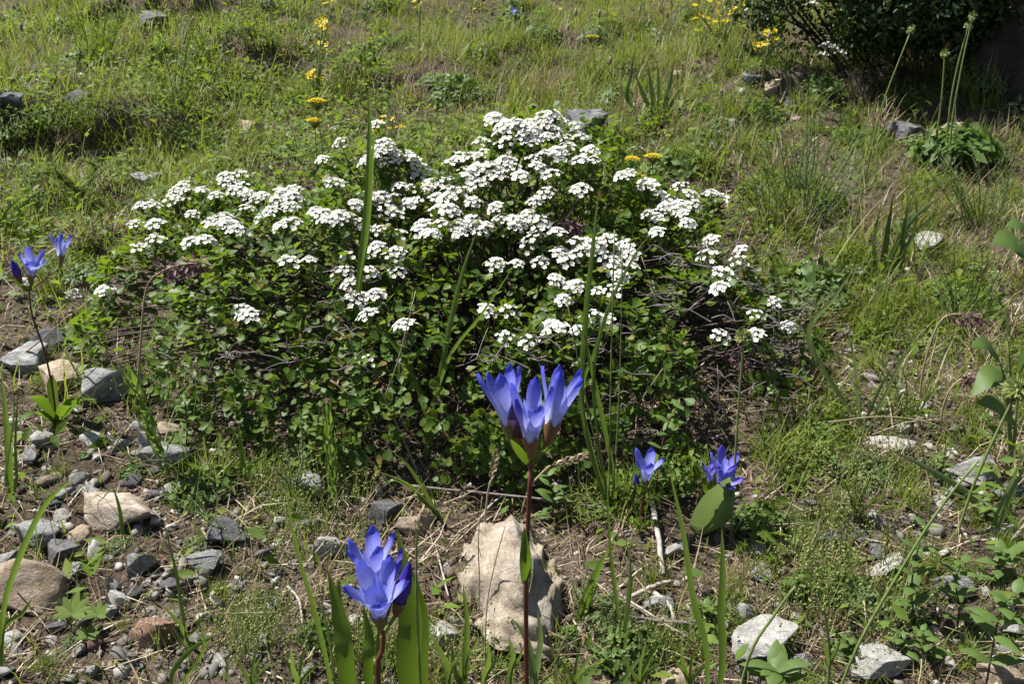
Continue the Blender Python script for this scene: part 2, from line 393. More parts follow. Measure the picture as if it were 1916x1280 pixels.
# ------------------------------------------------------------------ loose ground cover (stuff)
def samp(n, y0, y1, k=.80, m=.35, power=1.0):
    y = y0 + (y1 - y0) * RNG.random(n) ** power
    return (RNG.random(n) * 2 - 1) * (k * y + m), y
def grass_density(x, y):
    d = .14 + .86 * sstep(1.0, 1.7, y)
    d = np.maximum(d, .85 * sstep(.34, .62, x) * sstep(.55, .85, y))
    d = np.maximum(d, .75 * sstep(-.45, -.7, x) * sstep(.95, 1.2, y))
    n = .5 + .5 * vnoise(x * 2.7, y * 2.7, 0, 31); n2 = .5 + .5 * vnoise(x * 8, y * 8, 0, 32); n3 = .5 + .5 * vnoise(x * 21, y * 21, 0, 33)
    d = d * np.clip(2.8 * (.45 * n + .35 * n2 + .3 * n3) - .85, .06, 1.3)
    for x0, x1, yc, h in BANKS:
        d = d * (1 - .6 * sstep(x0 - .05, x0 + .1, x) * sstep(x1 + .05, x1 - .1, x) * sstep(-.08, -.02, y - yc) * sstep(.12, .04, y - yc))
    return d * np.where(canopy(x, y) > .02, .12, 1)
def ribbons(P, az, pitch, L, W, bend, nseg=3, droop=0.0):
    """N curved tapering blades. az heading, pitch start elevation (rad), bend change of elevation along the blade"""
    n = len(P); H = np.stack([np.cos(az), np.sin(az), 0 * az], 1); S = np.stack([-np.sin(az), np.cos(az), 0 * az], 1)
    cur = P.copy(); V = []; T = []
    for k in range(nseg + 1):
        u = k / nseg; wv = (W * (1 - u ** 1.7) * .5)[:, None]
        if k < nseg: V.append(cur - S * wv); V.append(cur + S * wv); T += [u, u]
        else: V.append(cur.copy()); T.append(1)
        e = pitch - bend * (u + .5 / nseg)
        cur = cur + (H * np.cos(e)[:, None] + np.array([[0, 0, 1.]]) * np.sin(e)[:, None]) * (L / nseg)[:, None]
    V = np.stack(V, 1); m = V.shape[1]; o = (np.arange(n) * m)[:, None]
    Q = [o + np.array([[2 * k, 2 * k + 1, 2 * k + 3, 2 * k + 2]]) for k in range(nseg - 1)]
    Tt = o + np.array([[2 * nseg - 2, 2 * nseg - 1, 2 * nseg]])
    return V.reshape(-1, 3), [np.concatenate(Q), Tt], np.tile(np.array(T), n)
def on_ground(x, y, dz=0): return np.stack([x, y, terrain(x, y) + dz], 1)
def grass_layer(name, n, y0, y1, L, W, label, tuft=1, spread=.02, power=.75, mat_='grass', lean=.5, bendr=(.1, 1.3), dens=grass_density, nseg=3):
    x, y = samp(n, y0, y1, power=power); keep = RNG.random(n) < dens(x, y); x, y = x[keep], y[keep]
    x = np.repeat(x, tuft) + RNG.normal(0, spread, len(x) * tuft); y = np.repeat(y, tuft) + RNG.normal(0, spread, len(y) * tuft)
    k = y > .42; x, y = x[k], y[k]; m = len(x)
    V, F, T = ribbons(on_ground(x, y, -.003), RNG.random(m) * 6.283, math.pi / 2 - np.abs(RNG.normal(0, lean, m)), L[0] + (L[1] - L[0]) * RNG.random(m) ** 1.5,
                      W[0] + (W[1] - W[0]) * RNG.random(m), bendr[0] + (bendr[1] - bendr[0]) * RNG.random(m), nseg)
    o = link(name, np_mesh(name, V, F, mat_, {'t': T})); tag(o, label, 'grass', kind='stuff'); return o
grass_layer('grass', 26000, .6, 4.4, (.02, .095), (.0012, .0026), 'fine green grass growing in tufts over the slope', tuft=7, spread=.014, lean=.65)
grass_layer('short_grass', 30000, .45, 3.6, (.012, .05), (.0008, .002), 'short sparse grass on the stony soil', tuft=4, spread=.015, power=1, lean=.7, nseg=2,
            dens=lambda x, y: .25 + .75 * grass_density(x, y))
grass_layer('far_grass', 7000, 4.2, 12, (.08, .22), (.003, .007), 'grass on the slope farther up the hill', tuft=7, spread=.06, nseg=2)
grass_layer('coarse_grass', 1500, .75, 4.2, (.05, .16), (.0018, .0036), 'coarse grass clumps with long arching blades', tuft=15, spread=.010, lean=.42, bendr=(.2, 1.5),
            dens=lambda x, y: grass_density(x, y) ** 1.5)
# dry straw and litter lying about
def litter(n, y0, y1, L, W, power, dz=.004):
    x, y = samp(n, y0, y1, power=power)
    nz = .5 + .5 * vnoise(x * 4.3, y * 4.3, 0, 41); k = RNG.random(n) < np.clip(nz * 1.3, .1, 1); x, y = x[k], y[k]; m = len(x)
    return ribbons(on_ground(x, y, dz * RNG.random(m)), RNG.random(m) * 6.283, RNG.normal(.25, .3, m), L[0] + (L[1] - L[0]) * RNG.random(m) ** 2,
                   W[0] + (W[1] - W[0]) * RNG.random(m), RNG.normal(.35, .55, m), 2)
V, F, T = litter(90000, .42, 3.6, (.010, .07), (.0006, .0019), .9)
tag(link('dry_straw', np_mesh('dry_straw', V, F, 'straw', {'t': T})), 'dry straw and dead stems littering the soil', 'straw', kind='stuff')
grass_layer('dry_grass', 14000, .55, 4.0, (.02, .11), (.0008, .0018), 'withered tan grass standing among the green', tuft=6, spread=.016, mat_='straw', lean=.8, nseg=2,
            dens=lambda x, y: (.12 + .5 * sstep(.2, .5, x) + .5 * sstep(1.1, 1.6, y)) * np.clip(1.6 * (.5 + .5 * vnoise(x * 3.7, y * 3.7, 0, 35)) - .2, 0, 1) * np.where(canopy(x, y) > .02, .1, 1))
M['rust'] = leaf_mat('rust_fibre', [(0, (.07, .04, .025)), (.6, (.13, .08, .05)), (1, (.20, .14, .09))], (.2, .12, .06), .2, .7, spec=.15)
V, F, T = litter(90000, .42, 2.6, (.006, .035), (.0005, .0013), 1.0, .008)
tag(link('dead_fibres', np_mesh('dead_fibres', V, F, 'rust', {'t': T})), 'rusty brown dead fibres and rootlets on the soil', 'straw', kind='stuff')
# leafy weeds: small ovate leaves on the ground
LEAF = [(0, 0, 0), (.23, .42, .06), (0, 1, .0), (-.23, .42, .06), (0, .5, -.02)]
LEAF_F = tri([(0, 1, 4), (1, 2, 4), (2, 3, 4), (3, 0, 4)])
def weed_cover(n, y0, y1, dens, size, power=.8):
    x, y = samp(n, y0, y1, power=power); k = RNG.random(n) < dens(x, y); x, y = x[k], y[k]
    tu = 9; hgt = np.repeat(RNG.random(len(x)) ** 1.6, tu); x = np.repeat(x, tu); y = np.repeat(y, tu); m = len(x)
    P = on_ground(x + RNG.normal(0, .014, m), y + RNG.normal(0, .014, m)); P[:, 2] += RNG.random(m) * (.008 + .085 * hgt)
    Z = np.stack([RNG.normal(0, .55, m), RNG.normal(-.1, .55, m), np.ones(m)], 1)
    return scatter(LEAF, LEAF_F, P, frames(Z, RNG.random(m) * 6.283), size[0] + (size[1] - size[0]) * RNG.random(m))
def weed_density(x, y):
    n = .5 + .5 * vnoise(x * 2.3 + 7, y * 2.3, 0, 51); n2 = .5 + .5 * vnoise(x * 8, y * 8, 0, 52)
    d = sstep(.42, .75, n) * (.3 + .7 * n2) * np.maximum(.25 + .75 * sstep(1.0, 1.6, y), .8 * sstep(.3, .6, x)) + .05
    return d * np.where(canopy(x, y) > .03, .1, 1)
V, F = weed_cover(24000, .5, 4.2, weed_density, (.007, .024))
tag(link('low_weeds', np_mesh('low_weeds', V, F, 'weedleaf')), 'low leafy weeds spreading among the grass', 'weeds', kind='stuff')
# pale green seed capsules of a tiny cress between the stones
OCT = np.array([(0, 0, -1.), (1, 0, 0), (0, 1, 0), (-1, 0, 0), (0, -1, 0), (0, 0, 1)]) * np.array([.8, .8, 1.15])
OCT_F = np.array([(0, 2, 1), (0, 3, 2), (0, 4, 3), (0, 1, 4), (5, 1, 2), (5, 2, 3), (5, 3, 4), (5, 4, 1)])
cps = []
for (px, py, sx, sy, n) in [(560, 960, 130, 150, 130), (620, 880, 60, 90, 90), (480, 1200, 150, 70, 90), (1530, 1080, 90, 110, 130), (1650, 900, 130, 110, 70),
                            (300, 740, 120, 40, 50), (860, 1240, 120, 40, 40), (700, 1230, 120, 50, 60), (1250, 1220, 120, 60, 50), (1620, 1150, 200, 90, 60)]:
    for k in range(n):
        g = gp(px + random.gauss(0, sx * .5), py + random.gauss(0, sy * .5)); cps.append((g, .008 + .05 * random.random()))
P = []; S = []; stp = []
for g, h in cps:
    for j in range(5):
        a = random.random() * 6.28; q = g + Vector((math.cos(a) * .012, math.sin(a) * .012, h * (.35 + .65 * random.random())))
        P.append(q); S.append(random.uniform(.0009, .0019))
    stp.append((g, h))
V, F = scatter(OCT, OCT_F, np.array(P), frames(RNG.normal(0, .4, (len(P), 3)) + np.array([[0, 0, 1.]]), RNG.random(len(P)) * 6), np.array(S))
g0 = np.array([g for g, h in stp]); hh = np.array([h for g, h in stp])
gV, gFs, gT = ribbons(np.repeat(g0, 3, 0), RNG.random(len(g0) * 3) * 6.28, 1.35 + RNG.normal(0, .15, len(g0) * 3), np.repeat(hh, 3) * 1.05 + .004, np.full(len(g0) * 3, .0008), RNG.random(len(g0) * 3) * .3)
no = len(V); mi = [0] * len(gFs[0]) + [0] * len(gFs[1]) + [0] * len(F)
tag(link('seed_sprigs', np_mesh('seed_sprigs', np.concatenate([V, gV]), [gFs[0] + no, np.concatenate([gFs[1] + no, F])], 'capsule')),
    'tiny sprigs of pale green seed capsules between the stones', 'weeds', kind='stuff')

# ------------------------------------------------------------------ stones
def ico(sub):
    bm = bmesh.new(); bmesh.ops.create_icosphere(bm, subdivisions=sub, radius=1)
    V = np.array([v.co[:] for v in bm.verts]); F = np.array([[v.index for v in f.verts] for f in bm.faces]); bm.free(); return V, F
ICO3, ICO3F = ico(4); ICO2, ICO2F = ico(3); ICO1, ICO1F = ico(1)
def rock_verts(V, seed, cuts=11, rough=.05):
    rg = np.random.default_rng(seed); V = V.copy()
    for k in range(cuts):
        n = rg.normal(size=3); n /= np.linalg.norm(n); d = rg.uniform(.30, .66)
        e = V @ n - d; V = V - np.clip(e, 0, None)[:, None] * n[None]
    s = seed * 3.7
    r = 1 + rough * (1.3 * vnoise(V[:, 0] * 3 + s, V[:, 1] * 3, V[:, 2] * 3, 3) + .7 * vnoise(V[:, 0] * 8 + s, V[:, 1] * 8, V[:, 2] * 8, 4) + .45 * vnoise(V[:, 0] * 19 + s, V[:, 1] * 19, V[:, 2] * 19, 5))
    V = V * r[:, None]
    V[:, 2] -= (V[:, 2].max() + V[:, 2].min()) / 2
    return V / np.abs(V).max(0)[None]
ROCKS = ['rock_grey', 'rock_dark', 'rock_pale', 'rock_tan', 'rock_pink', 'rock_cream']
rock_me = {}
def rock_mesh(m, k, big):
    if (m, k, big) not in rock_me:
        V, F = (ICO3, ICO3F) if big else (ICO2, ICO2F)
        rock_me[m, k, big] = np_mesh('rock', rock_verts(V, k + 10 * ROCKS.index(m) + (100 if big else 0), 12 if big else 9, .06), F, m, smooth=False)
    return rock_me[m, k, big]
def stone(box, m, label=None, flat=.5, yaw=None, group=None, k=None):
    x0, y0, x1, y1 = box; cx = (x0 + x1) / 2
    a, ta = hit(cx, y1); b, tb = hit(cx, y0)
    W = (x1 - x0) / FPX * ta; H = flat * W; ext = b.y - a.y
    D = min(max(ext - 1.2 * H, .55 * W), 1.25 * W)
    c = a + Vector((0, D / 2, 0)); g = tz(c.x, c.y)
    o = link('stone', rock_mesh(m, random.randrange(5) if k is None else k, True))
    o.scale = (W * .66, D * .70, H * .72); o.location = (c.x, c.y, g + H * .30)
    o.rotation_euler = (random.uniform(.05, .28), random.uniform(-.12, .12), random.uniform(-.3, .3) if yaw is None else yaw)
    tag(o, label, 'stone', group); return o
# the big tan stone: its own outline and relief
def big_stone():
    out = [(862, 1040), (885, 1020), (915, 990), (945, 981), (975, 988), (1000, 1012), (1014, 1052), (1040, 1112), (1062, 1180), (1058, 1216), (1030, 1236), (1000, 1230),
           (960, 1226), (928, 1215), (905, 1180), (880, 1130), (866, 1080)]
    G = [gp(*p) for p in out]; c = sum(G, Vector()) / len(G)
    c.z = tz(c.x, c.y)
    ang = np.array([math.atan2(g.y - c.y, g.x - c.x) for g in G]); rad = np.array([math.hypot(g.x - c.x, g.y - c.y) for g in G])
    o_ = np.argsort(ang); ang, rad = ang[o_], rad[o_]
    V, F = ico(5); V = V.copy()
    th = np.arctan2(V[:, 1], V[:, 0]); r = np.interp(th, ang, rad, period=2 * math.pi)
    # flatten the sphere to a slab with steep sides
    rho = np.hypot(V[:, 0], V[:, 1]); rr = np.clip(rho, 0, 1) ** .55; z = np.sign(V[:, 2]) * np.clip(1 - rr ** 3.2, 0, 1)
    X = np.cos(th) * rr * r * .95; Y = np.sin(th) * rr * r * .93; Z = z * (.034 + .10 * np.clip(Y + .02, 0, .1))
    p = np.stack([X, Y, Z], 1); rg = np.random.default_rng(4)
    for k in range(16):                                   # broken faces
        a = rg.uniform(0, 6.28); n = np.array([math.cos(a), math.sin(a), rg.uniform(.3, 1.6)]); n /= np.linalg.norm(n)
        e = p @ n - np.quantile(p @ n, rg.uniform(.90, .985)); p = p - np.clip(e, 0, None)[:, None] * n[None]
    X, Y, Z = p.T
    cl = gp(893, 1135); dx, dy = X - (cl.x - c.x), Y - (cl.y - c.y)
    nz = .010 * np.abs(vnoise(X * 34, Y * 34, Z * 34, 71)) - .004 + .009 * vnoise(X * 62, Y * 62, Z * 62, 72) + .0055 * vnoise(X * 150, Y * 150, Z * 150, 73) + .0018 * vnoise(X * 380, Y * 380, Z * 380, 74)
    Z = Z + nz - .03 * np.exp(-((dx / .009) ** 2 + (dy / .018) ** 2)) * (Z > 0)
    p = np.stack([X * (1 + nz * 8), Y * (1 + nz * 8), Z], 1) / .05
    o = link('stone', np_mesh('stone', p, F, 'rock_cream', smooth=False)); o.location = (c.x, c.y - .008, c.z + .006); o.rotation_euler = (.20, 0, 0); o.scale = (.057, .058, .062)
    tag(o, 'big rough tan stone with a peaked top behind the tall red stem', 'stone')
big_stone()
NAMED = [((135, 912, 272, 1002), 'rock_cream', 'pale tan flat stone beside a short upright grass blade', .4),
 ((338, 888, 402, 927), 'rock_tan', 'small tan stone below a clump of rusty dry roots', .4),
 ((125, 985, 182, 1022), 'rock_tan', 'tan and grey stone touching the pale flat stone', .5),
 ((8, 972, 102, 1022), 'rock_grey', 'flat grey stone behind the curved green blade', .45),
 ((75, 1030, 147, 1064), 'rock_dark', 'dark rounded stone in front of the flat grey stone', .5),
 ((-20, 1058, 126, 1145), 'rock_tan', 'broad tan stone with a shaded grey side beside the palmate leaf', .55),
 ((223, 1038, 282, 1082), 'rock_grey', 'blue-grey angular stone standing on bare soil', .7),
 ((218, 1142, 322, 1218), 'rock_pink', 'pink angular stone with a blade shadow across it', .6),
 ((183, 1098, 236, 1148), 'rock_pale', 'pale grey stone above the pink stone', .6),
 ((388, 958, 452, 1030), 'rock_dark', 'dark grey stone beside feathery sprigs', .7),
 ((350, 1032, 425, 1082), 'rock_grey', 'grey stone with pebbles resting on it', .5),
 ((558, 1010, 642, 1058), 'rock_pale', 'whitish crusty stone beside long green blades', .5),
 ((540, 878, 602, 932), 'rock_grey', 'purplish grey stone behind the bluish feathery sprig', .6),
 ((58, 678, 132, 742), 'rock_tan', 'tan stone leaning on the grey block left of the bush', .6),
 ((118, 684, 240, 762), 'rock_grey', 'squared grey block at the left foot of the bush', .55),
 ((-10, 640, 74, 700), 'rock_grey', 'low grey stone under a pale straw left of the bush', .5),
 ((48, 606, 112, 662), 'rock_dark', 'striped dark stone beside the thin red stem', .6),
 ((205, 812, 238, 850), 'rock_grey', 'small blue-grey stone beside rosette leaves', .7),
 ((40, 815, 92, 850), 'rock_pale', 'pale stone behind the rosette leaves', .6),
 ((238, 822, 302, 852), 'rock_pale', 'pale stone under the big green grass spike', .5),
 ((240, 848, 335, 880), 'rock_grey', 'long grey stone under the big green grass spike', .4),
 ((268, 798, 332, 832), 'rock_tan', 'tan stone behind the big green grass spike', .5),
 ((688, 934, 752, 984), 'rock_dark', 'dark stone with white lichen near the bush foot', .6),
 ((735, 955, 805, 1004), 'rock_tan', 'tan pink stone beside the lichened dark stone', .5),
 ((798, 1150, 855, 1225), 'rock_pale', 'pale grey stone left of the big tan stone', .6),
 ((1640, 1000, 1704, 1085), 'rock_pale', 'upright pale grey stone behind the opposite-leaved herb', .7),
 ((1370, 1148, 1482, 1256), 'rock_pale', 'whitish grey slab with dark pits near the long leaning stem', .45),
 ((1468, 1184, 1540, 1262), 'rock_grey', 'grey stone beside the whitish slab', .45),
 ((1612, 1180, 1712, 1290), 'rock_pale', 'crusty pale stone under the forked grass stalk', .45),
 ((1628, 818, 1722, 858), 'rock_pale', 'flat cream stone at the right foot of the bush', .35),
 ((1798, 842, 1892, 902), 'rock_grey', 'grey stone behind a green round seed head', .5),
 ((1760, 1062, 1832, 1122), 'rock_grey', 'grey wedge stone between leafy herbs', .5),
 ((1838, 1244, 1906, 1295), 'rock_tan', 'cream stone under the spreading herb', .6),
 ((1248, 1234, 1304, 1296), 'rock_tan', 'cream stone in front of the fallen twigs', .6),
 ((1715, 446, 1768, 484), 'rock_pale', 'pale stone behind the sword-leaved clump', .5),
 ((1586, 488, 1630, 530), 'rock_pale', 'pale stone beside the yellow-green feathery leaf', .5),
 ((1056, 206, 1128, 290), 'rock_dark', 'rough pitted grey rock behind the bush top', .85),
 ((1762, 236, 1830, 294), 'rock_tan', 'tan boulder under the dark shrub', .7),
 ((1668, 236, 1730, 262), 'rock_dark', 'shaded slab under the dark shrub', .35),
 ((238, 328, 292, 356), 'rock_grey', 'grey stone behind the left end of the bush', .5),
 ((268, 348, 312, 374), 'rock_grey', 'flat stone touching the left flower heads', .4),
 ((240, 22, 300, 56), 'rock_dark', 'dark rock high on the slope among tall grass', .5),
 ((112, 165, 150, 200), 'rock_dark', 'dark rock on the eroded bank', .5),
 ((-10, 192, 40, 226), 'rock_dark', 'dark rock at the end of the eroded bank', .5),
 ((428, 226, 492, 262), 'rock_tan', 'brownish stone on the worn slope behind the bush', .5),
 ((1212, 1112, 1262, 1152), 'rock_grey', 'grey stone under the fallen twigs', .6),
 ((1236, 1008, 1294, 1048), 'rock_pale', 'pale stone behind the bleached stick', .5),
 ((1526, 978, 1570, 1024), 'rock_dark', 'dark stone under the spreading grass tuft', .6),
 ((1872, 880, 1930, 936), 'rock_grey', 'grey stone behind the right-hand grass blades', .6),
 ((1410, 1035, 1455, 1090), 'rock_grey', 'grey crumbly stone behind the pale slab', .5),
 ((1255, 130, 1285, 156), 'rock_tan', 'tan stone behind the far sword-leaved clump', .6),
 ((130, 135, 160, 155), 'rock_pale', 'pale stone above the eroded bank', .5),
 ((940, 1150, 990, 1230), 'rock_tan', 'tan chunk broken from the big stone', .6)]
for b, m, lab, fl in NAMED[:-1]:
    o = stone(b, m, lab, fl)
    if 'pitted grey rock' in lab: o.data = np_mesh('rock', rock_verts(ICO3, 77, 7, .13), ICO3F, 'rock_dark', smooth=False)
zones = [(0, 800, 480, 1270, 84, 16, 54, 'on the bare soil around the pink stone'), (480, 900, 870, 1270, 32, 12, 40, 'on the soil around the low blue bloom'),
         (1080, 950, 1400, 1270, 24, 12, 38, 'among the fallen twigs'), (1400, 860, 1910, 1270, 52, 14, 50, 'among the herbs and pale slabs'), (0, 560, 150, 860, 8, 10, 26, 'beside the squared grey block'),
         (1500, 430, 1900, 860, 16, 8, 20, 'in the grass right of the bush'), (0, 180, 520, 350, 10, 7, 16, 'on the slope below the eroded bank'), (760, 120, 1300, 210, 8, 8, 18, 'on the slope behind the bush'),
         (1385, 135, 1500, 235, 22, 10, 34, 'on the rubble bank before the dark shrub')]
HUE = {'rock_grey': 'grey', 'rock_dark': 'dark', 'rock_pale': 'whitish', 'rock_tan': 'tan', 'rock_pink': 'pinkish'}
for x0, y0, x1, y1, n, s0, s1, where in zones:
    for k in range(n):
        px, py = random.uniform(x0, x1), random.uniform(y0, y1); s = s0 + (s1 - s0) * random.random() ** 2
        g, t = hit(px, py)
        if canopy(np.array([g.x]), np.array([g.y]))[0] > .05: continue
        m = random.choices(ROCKS, (38, 16, 34, 9, 3, 0))[0]; W = s * t / FPX
        o = link('stone', rock_mesh(m, random.randrange(5), False)); o.location = g + Vector((0, 0, W * .15))
        o.scale = (W * .6, W * random.uniform(.35, .6), W * random.uniform(.25, .42)); o.rotation_euler = (random.gauss(.1, .25), random.gauss(0, .25), random.random() * 6.28)
        tag(o, 'small loose %s stone %s' % (HUE[m], where), 'stone', 'small %s stones %s' % (HUE[m], where))
# gravel and soil crumbs
def gravel(name, n, y1, size, mname, label, seed, dens, flat=.55):
    x, y = samp(n, .42, y1, power=1.0); k = RNG.random(n) < dens(x, y); x, y = x[k], y[k]
    AV, AF = [], []; o = 0
    for q in range(5):
        rg = np.random.default_rng(seed * 7 + q); T = ICO1.copy()
        for c in range(7):
            nn = rg.normal(size=3); nn /= np.linalg.norm(nn); e = T @ nn - rg.uniform(.25, .6); T = T - np.clip(e, 0, None)[:, None] * nn[None]
        T = T / np.abs(T).max(0)[None] * np.array([1, rg.uniform(.55, .9), rg.uniform(.35, .7)])
        xs, ys = x[q::5], y[q::5]; m = len(xs); s = size[0] + (size[1] - size[0]) * RNG.random(m) ** 3
        Z = RNG.normal(0, flat, (m, 3)) + np.array([[0, 0, 1.]])
        V, F = scatter(T, ICO1F, on_ground(xs, ys, s * .12), frames(Z, RNG.random(m) * 6.28), s[:, None] * (RNG.random((m, 3)) * .5 + .7))
        AV.append(V); AF.append(F + o); o += len(V)
    tag(link(name, np_mesh(name, np.concatenate(AV), np.concatenate(AF), mname, smooth=False)), label, 'gravel', kind='stuff')
gd = lambda x, y: (.25 + .75 * sstep(1.2, .8, y)) * np.clip(.3 + .9 * (vnoise(x * 5, y * 5, 0, 61) * .5 + .5), 0, 1)
M['gravel'] = plain('gravel', (.17, .16, .145), (.40, .37, .33), 40, .9, True)
M['crumb'] = plain('soil_crumb', (.06, .048, .037), (.15, .122, .095), 40, .95, True)
gravel('gravel', 26000, 2.6, (.0012, .0085), 'gravel', 'fine pale gravel strewn over the soil', 5, gd)
M['rubble'] = plain('rubble', (.20, .19, .175), (.46, .44, .40), 60, .9, True)
gravel('rubble', 9000, 1.2, (.003, .0125), 'rubble', 'angular pale rubble strewn between the larger stones', 13,
       lambda x, y: np.clip(sstep(.15, -.2, x) + .6 * sstep(.2, .4, x), .25, 1) * np.clip(2.4 * (.5 + .5 * vnoise(x * 7, y * 7, 0, 64)) - .75, 0, 1) * np.where(canopy(x, y) > .03, .1, 1))
gravel('soil_crumbs', 32000, 2.6, (.0012, .008), 'crumb', 'crumbs and clods of brown soil', 8, gd)

# ------------------------------------------------------------------ the white-flowering bush
def bush_leaf():
    V = [(0, 0, 0), (0, .18, 0)]; L = [(.17, .42), (.31, .62), (.36, .78), (.25, .84), (.24, .95), (.10, .94), (0, 1.02)]
    rim = [(x, y, .10 * abs(x) * 2 - .04 * (y - .5) ** 2) for x, y in L] + [(-x, y, .10 * abs(x) * 2 - .04 * (y - .5) ** 2) for x, y in L[-2::-1]]
    V += rim + [(0, .62, -.03)]; n = len(rim); c = len(V) - 1
    F = [(1, 2, c)] + [(2 + i, 3 + i, c) for i in range(n - 1)] + [(1 + n, 1, c)]
    V += [(.02, 0, 0), (.02, .18, 0)]; F += [(0, c + 1, 1), (c + 1, c + 2, 1)]
    return np.array(V), np.array(F)
BL_V, BL_F = bush_leaf()
def flower_geo(mb, o, zdir, r, spin):
    """one white five-petalled flower with a yellowish centre"""
    Rm = frames(np.array([list(zdir)]), np.array([spin]))[0]
    for k in range(5):
        a = k * 2 * math.pi / 5; ca, sa = math.cos(a), math.sin(a); loc = []
        for u, v, z in ((.12, 0, .0), (.5, .36, .10), (.88, .34, .24), (1.02, 0, .20), (.88, -.34, .24), (.5, -.36, .10), (.6, 0, .06)):
            loc.append((u * ca - v * sa, u * sa + v * ca, z))
        P = (np.array(loc) * r) @ Rm.T + np.array(o)
        mb.add(P, [(0, 1, 6), (1, 2, 6), (2, 3, 6), (3, 4, 6), (4, 5, 6), (5, 0, 6)], 0)
    c = [(math.cos(k * 1.0472) * .26, math.sin(k * 1.0472) * .26, .05) for k in range(6)] + [(0, 0, .15)]
    P = (np.array(c) * r) @ Rm.T + np.array(o); mb.add(P, [(k, (k + 1) % 6, 6) for k in range(6)], 1)
def corymb_layout(seed, n):
    rg = random.Random(seed); out = []
    for k in range(n):
        rr = math.sqrt((k + .4) / n); a = k * 2.39996 + rg.uniform(-.2, .2)
        rad = rr * .0165 * rg.uniform(.92, 1.1)
        p = Vector((math.cos(a) * rad, math.sin(a) * rad, .0215 - .42 * rad - 14 * rad * rad + rg.uniform(-.001, .001)))
        z = Vector((math.cos(a) * rr * .75 + rg.uniform(-.2, .2), math.sin(a) * rr * .75 + rg.uniform(-.2, .2), 1))
        out.append((p, z, .0044 * rg.uniform(.85, 1.1), rg.random() * 6))
    return out
def corymb_stalks(lay):
    mb = MB()
    for p, z, r, s in lay: mb.tube([(0, 0, -.004), Vector((p.x * .35, p.y * .35, p.z * .45)), p], [.0006, .0005, .0004], 3, cap=False)
    return mb
COR = []
for k in range(7):
    lay = corymb_layout(k, (13, 16, 19, 15, 11, 21, 9)[k]); mb = corymb_stalks(lay)
    m2 = MB(); m2.v, m2.t, m2.c, m2.q, m2.tr = list(mb.v), list(mb.t), list(mb.c), list(mb.q), list(mb.tr); m2.qm = [2] * len(mb.q); m2.tm = [2] * len(mb.tr)
    for p, z, r, s in lay: flower_geo(m2, p, z, r, s)
    COR.append((lay, m2.mesh('flower_cluster', ['white', 'centre', 'greenstem']), mb.mesh('flower_cluster', ['greenstem'])))
fm = MB(); flower_geo(fm, (0, 0, 0), (0, 0, 1), 1, 0); FLOWER_ME = fm.mesh('flower', ['white', 'centre'])
CL = """322 331 353 339 386 326 420 332 447 327 477 331 326 361 336 374 403 368 460 366 450 353 517 378 551 370 547 356 504 398 544 390 361 403 423 408 427 421 285 385 225 406
262 388 255 421 289 421 591 398 608 416 635 406 520 427 463 391 635 270 618 343 585 297 603 301 650 228 677 238 663 250 721 270 705 285 736 287 757 297 717 306 737 301 778 327 747 351 768 356
717 369 721 385 668 386 773 383 815 344 848 339 858 296 845 306 882 296 894 227 924 224 964 233 946 238 993 233 1016 235 1033 217 1043 249 1073 247 1056 232 1087 259 976 254 932 250 946 272 902 267
1003 272 1020 290 1043 290 1010 316 979 334 962 316 942 306 915 312 895 316 925 331 882 336 875 322 842 356 868 359 835 373 821 395 845 395 885 380 925 390 932 413 882 415 909 425 862 422 962 416
986 406 1013 415 1030 329 1023 363 1003 380 1083 304 1110 302 1103 285 1087 356 1194 279 1164 331 1177 326 1208 348 1268 353 1238 368 1251 376 1268 390 1224 410 1275 403 741 403 717 403 674 420
788 423 828 420 1288 322 1283 349 1296 368 1330 364 1348 373 1279 393 1289 421 178 512 141 554 198 546 453 583 462 593 356 455 390 452 289 450 265 467 541 492 578 490 635 511 430 423
704 433 684 430 647 484 687 482 707 465 731 482 744 475 695 512 744 511 647 509 653 534 670 561 704 554 687 591 754 610 685 679 855 440 855 427 788 433 815 440 905 430 927 496 967 496 996 445
989 464 1011 492 1040 437 1048 475 1063 487 1087 457 1087 475 1114 459 1127 480 1134 452 1164 467 1174 480 1147 507 1181 501 1164 521 1043 529 1075 538 1119 548 1144 546 1055 564 914 583 954 583
1030 615 1056 618 1080 621 1109 595 1140 605 946 635 988 640 971 425 1010 423 1228 437 1326 454 1323 480 1383 470 1383 490 1355 514 1343 541 1446 569 1414 591 1474 615 1352 633 1410 628
366 340 432 345 340 350 480 372 530 365 690 300 702 372 735 372 760 385 800 352 1060 262 1028 258 985 245 955 258 890 350 905 345 1000 300 1062 275 1245 390 1210 402 1150 490 1100 470 820 372 800 440 745 440 1300 385""".split()
CL = [(int(CL[i]), int(CL[i + 1])) for i in range(0, len(CL), 2)]
rj = random.Random(5)
CL += [(x_ + rj.choice((-1, 1)) * rj.uniform(14, 26), y_ + rj.uniform(-8, 14)) for x_, y_ in CL if 300 < x_ < 1300 and y_ < 430 and rj.random() < .5][:34]
bush = thing('flowering_bush', (0, 1.0, tz(0, 1.0)), 'low spreading bush covered in white flower clusters', 'bush')
def local(p, root): return Vector(p) - root.location
cl_world = []
for px, py in CL:
    p, t = hit(px, py, ctop); p = p + Vector((0, 0, .004)); cl_world.append((p, t))
order = sorted(range(len(CL)), key=lambda i: cl_world[i][1]); split = set(order[:18])
twig_tips = []
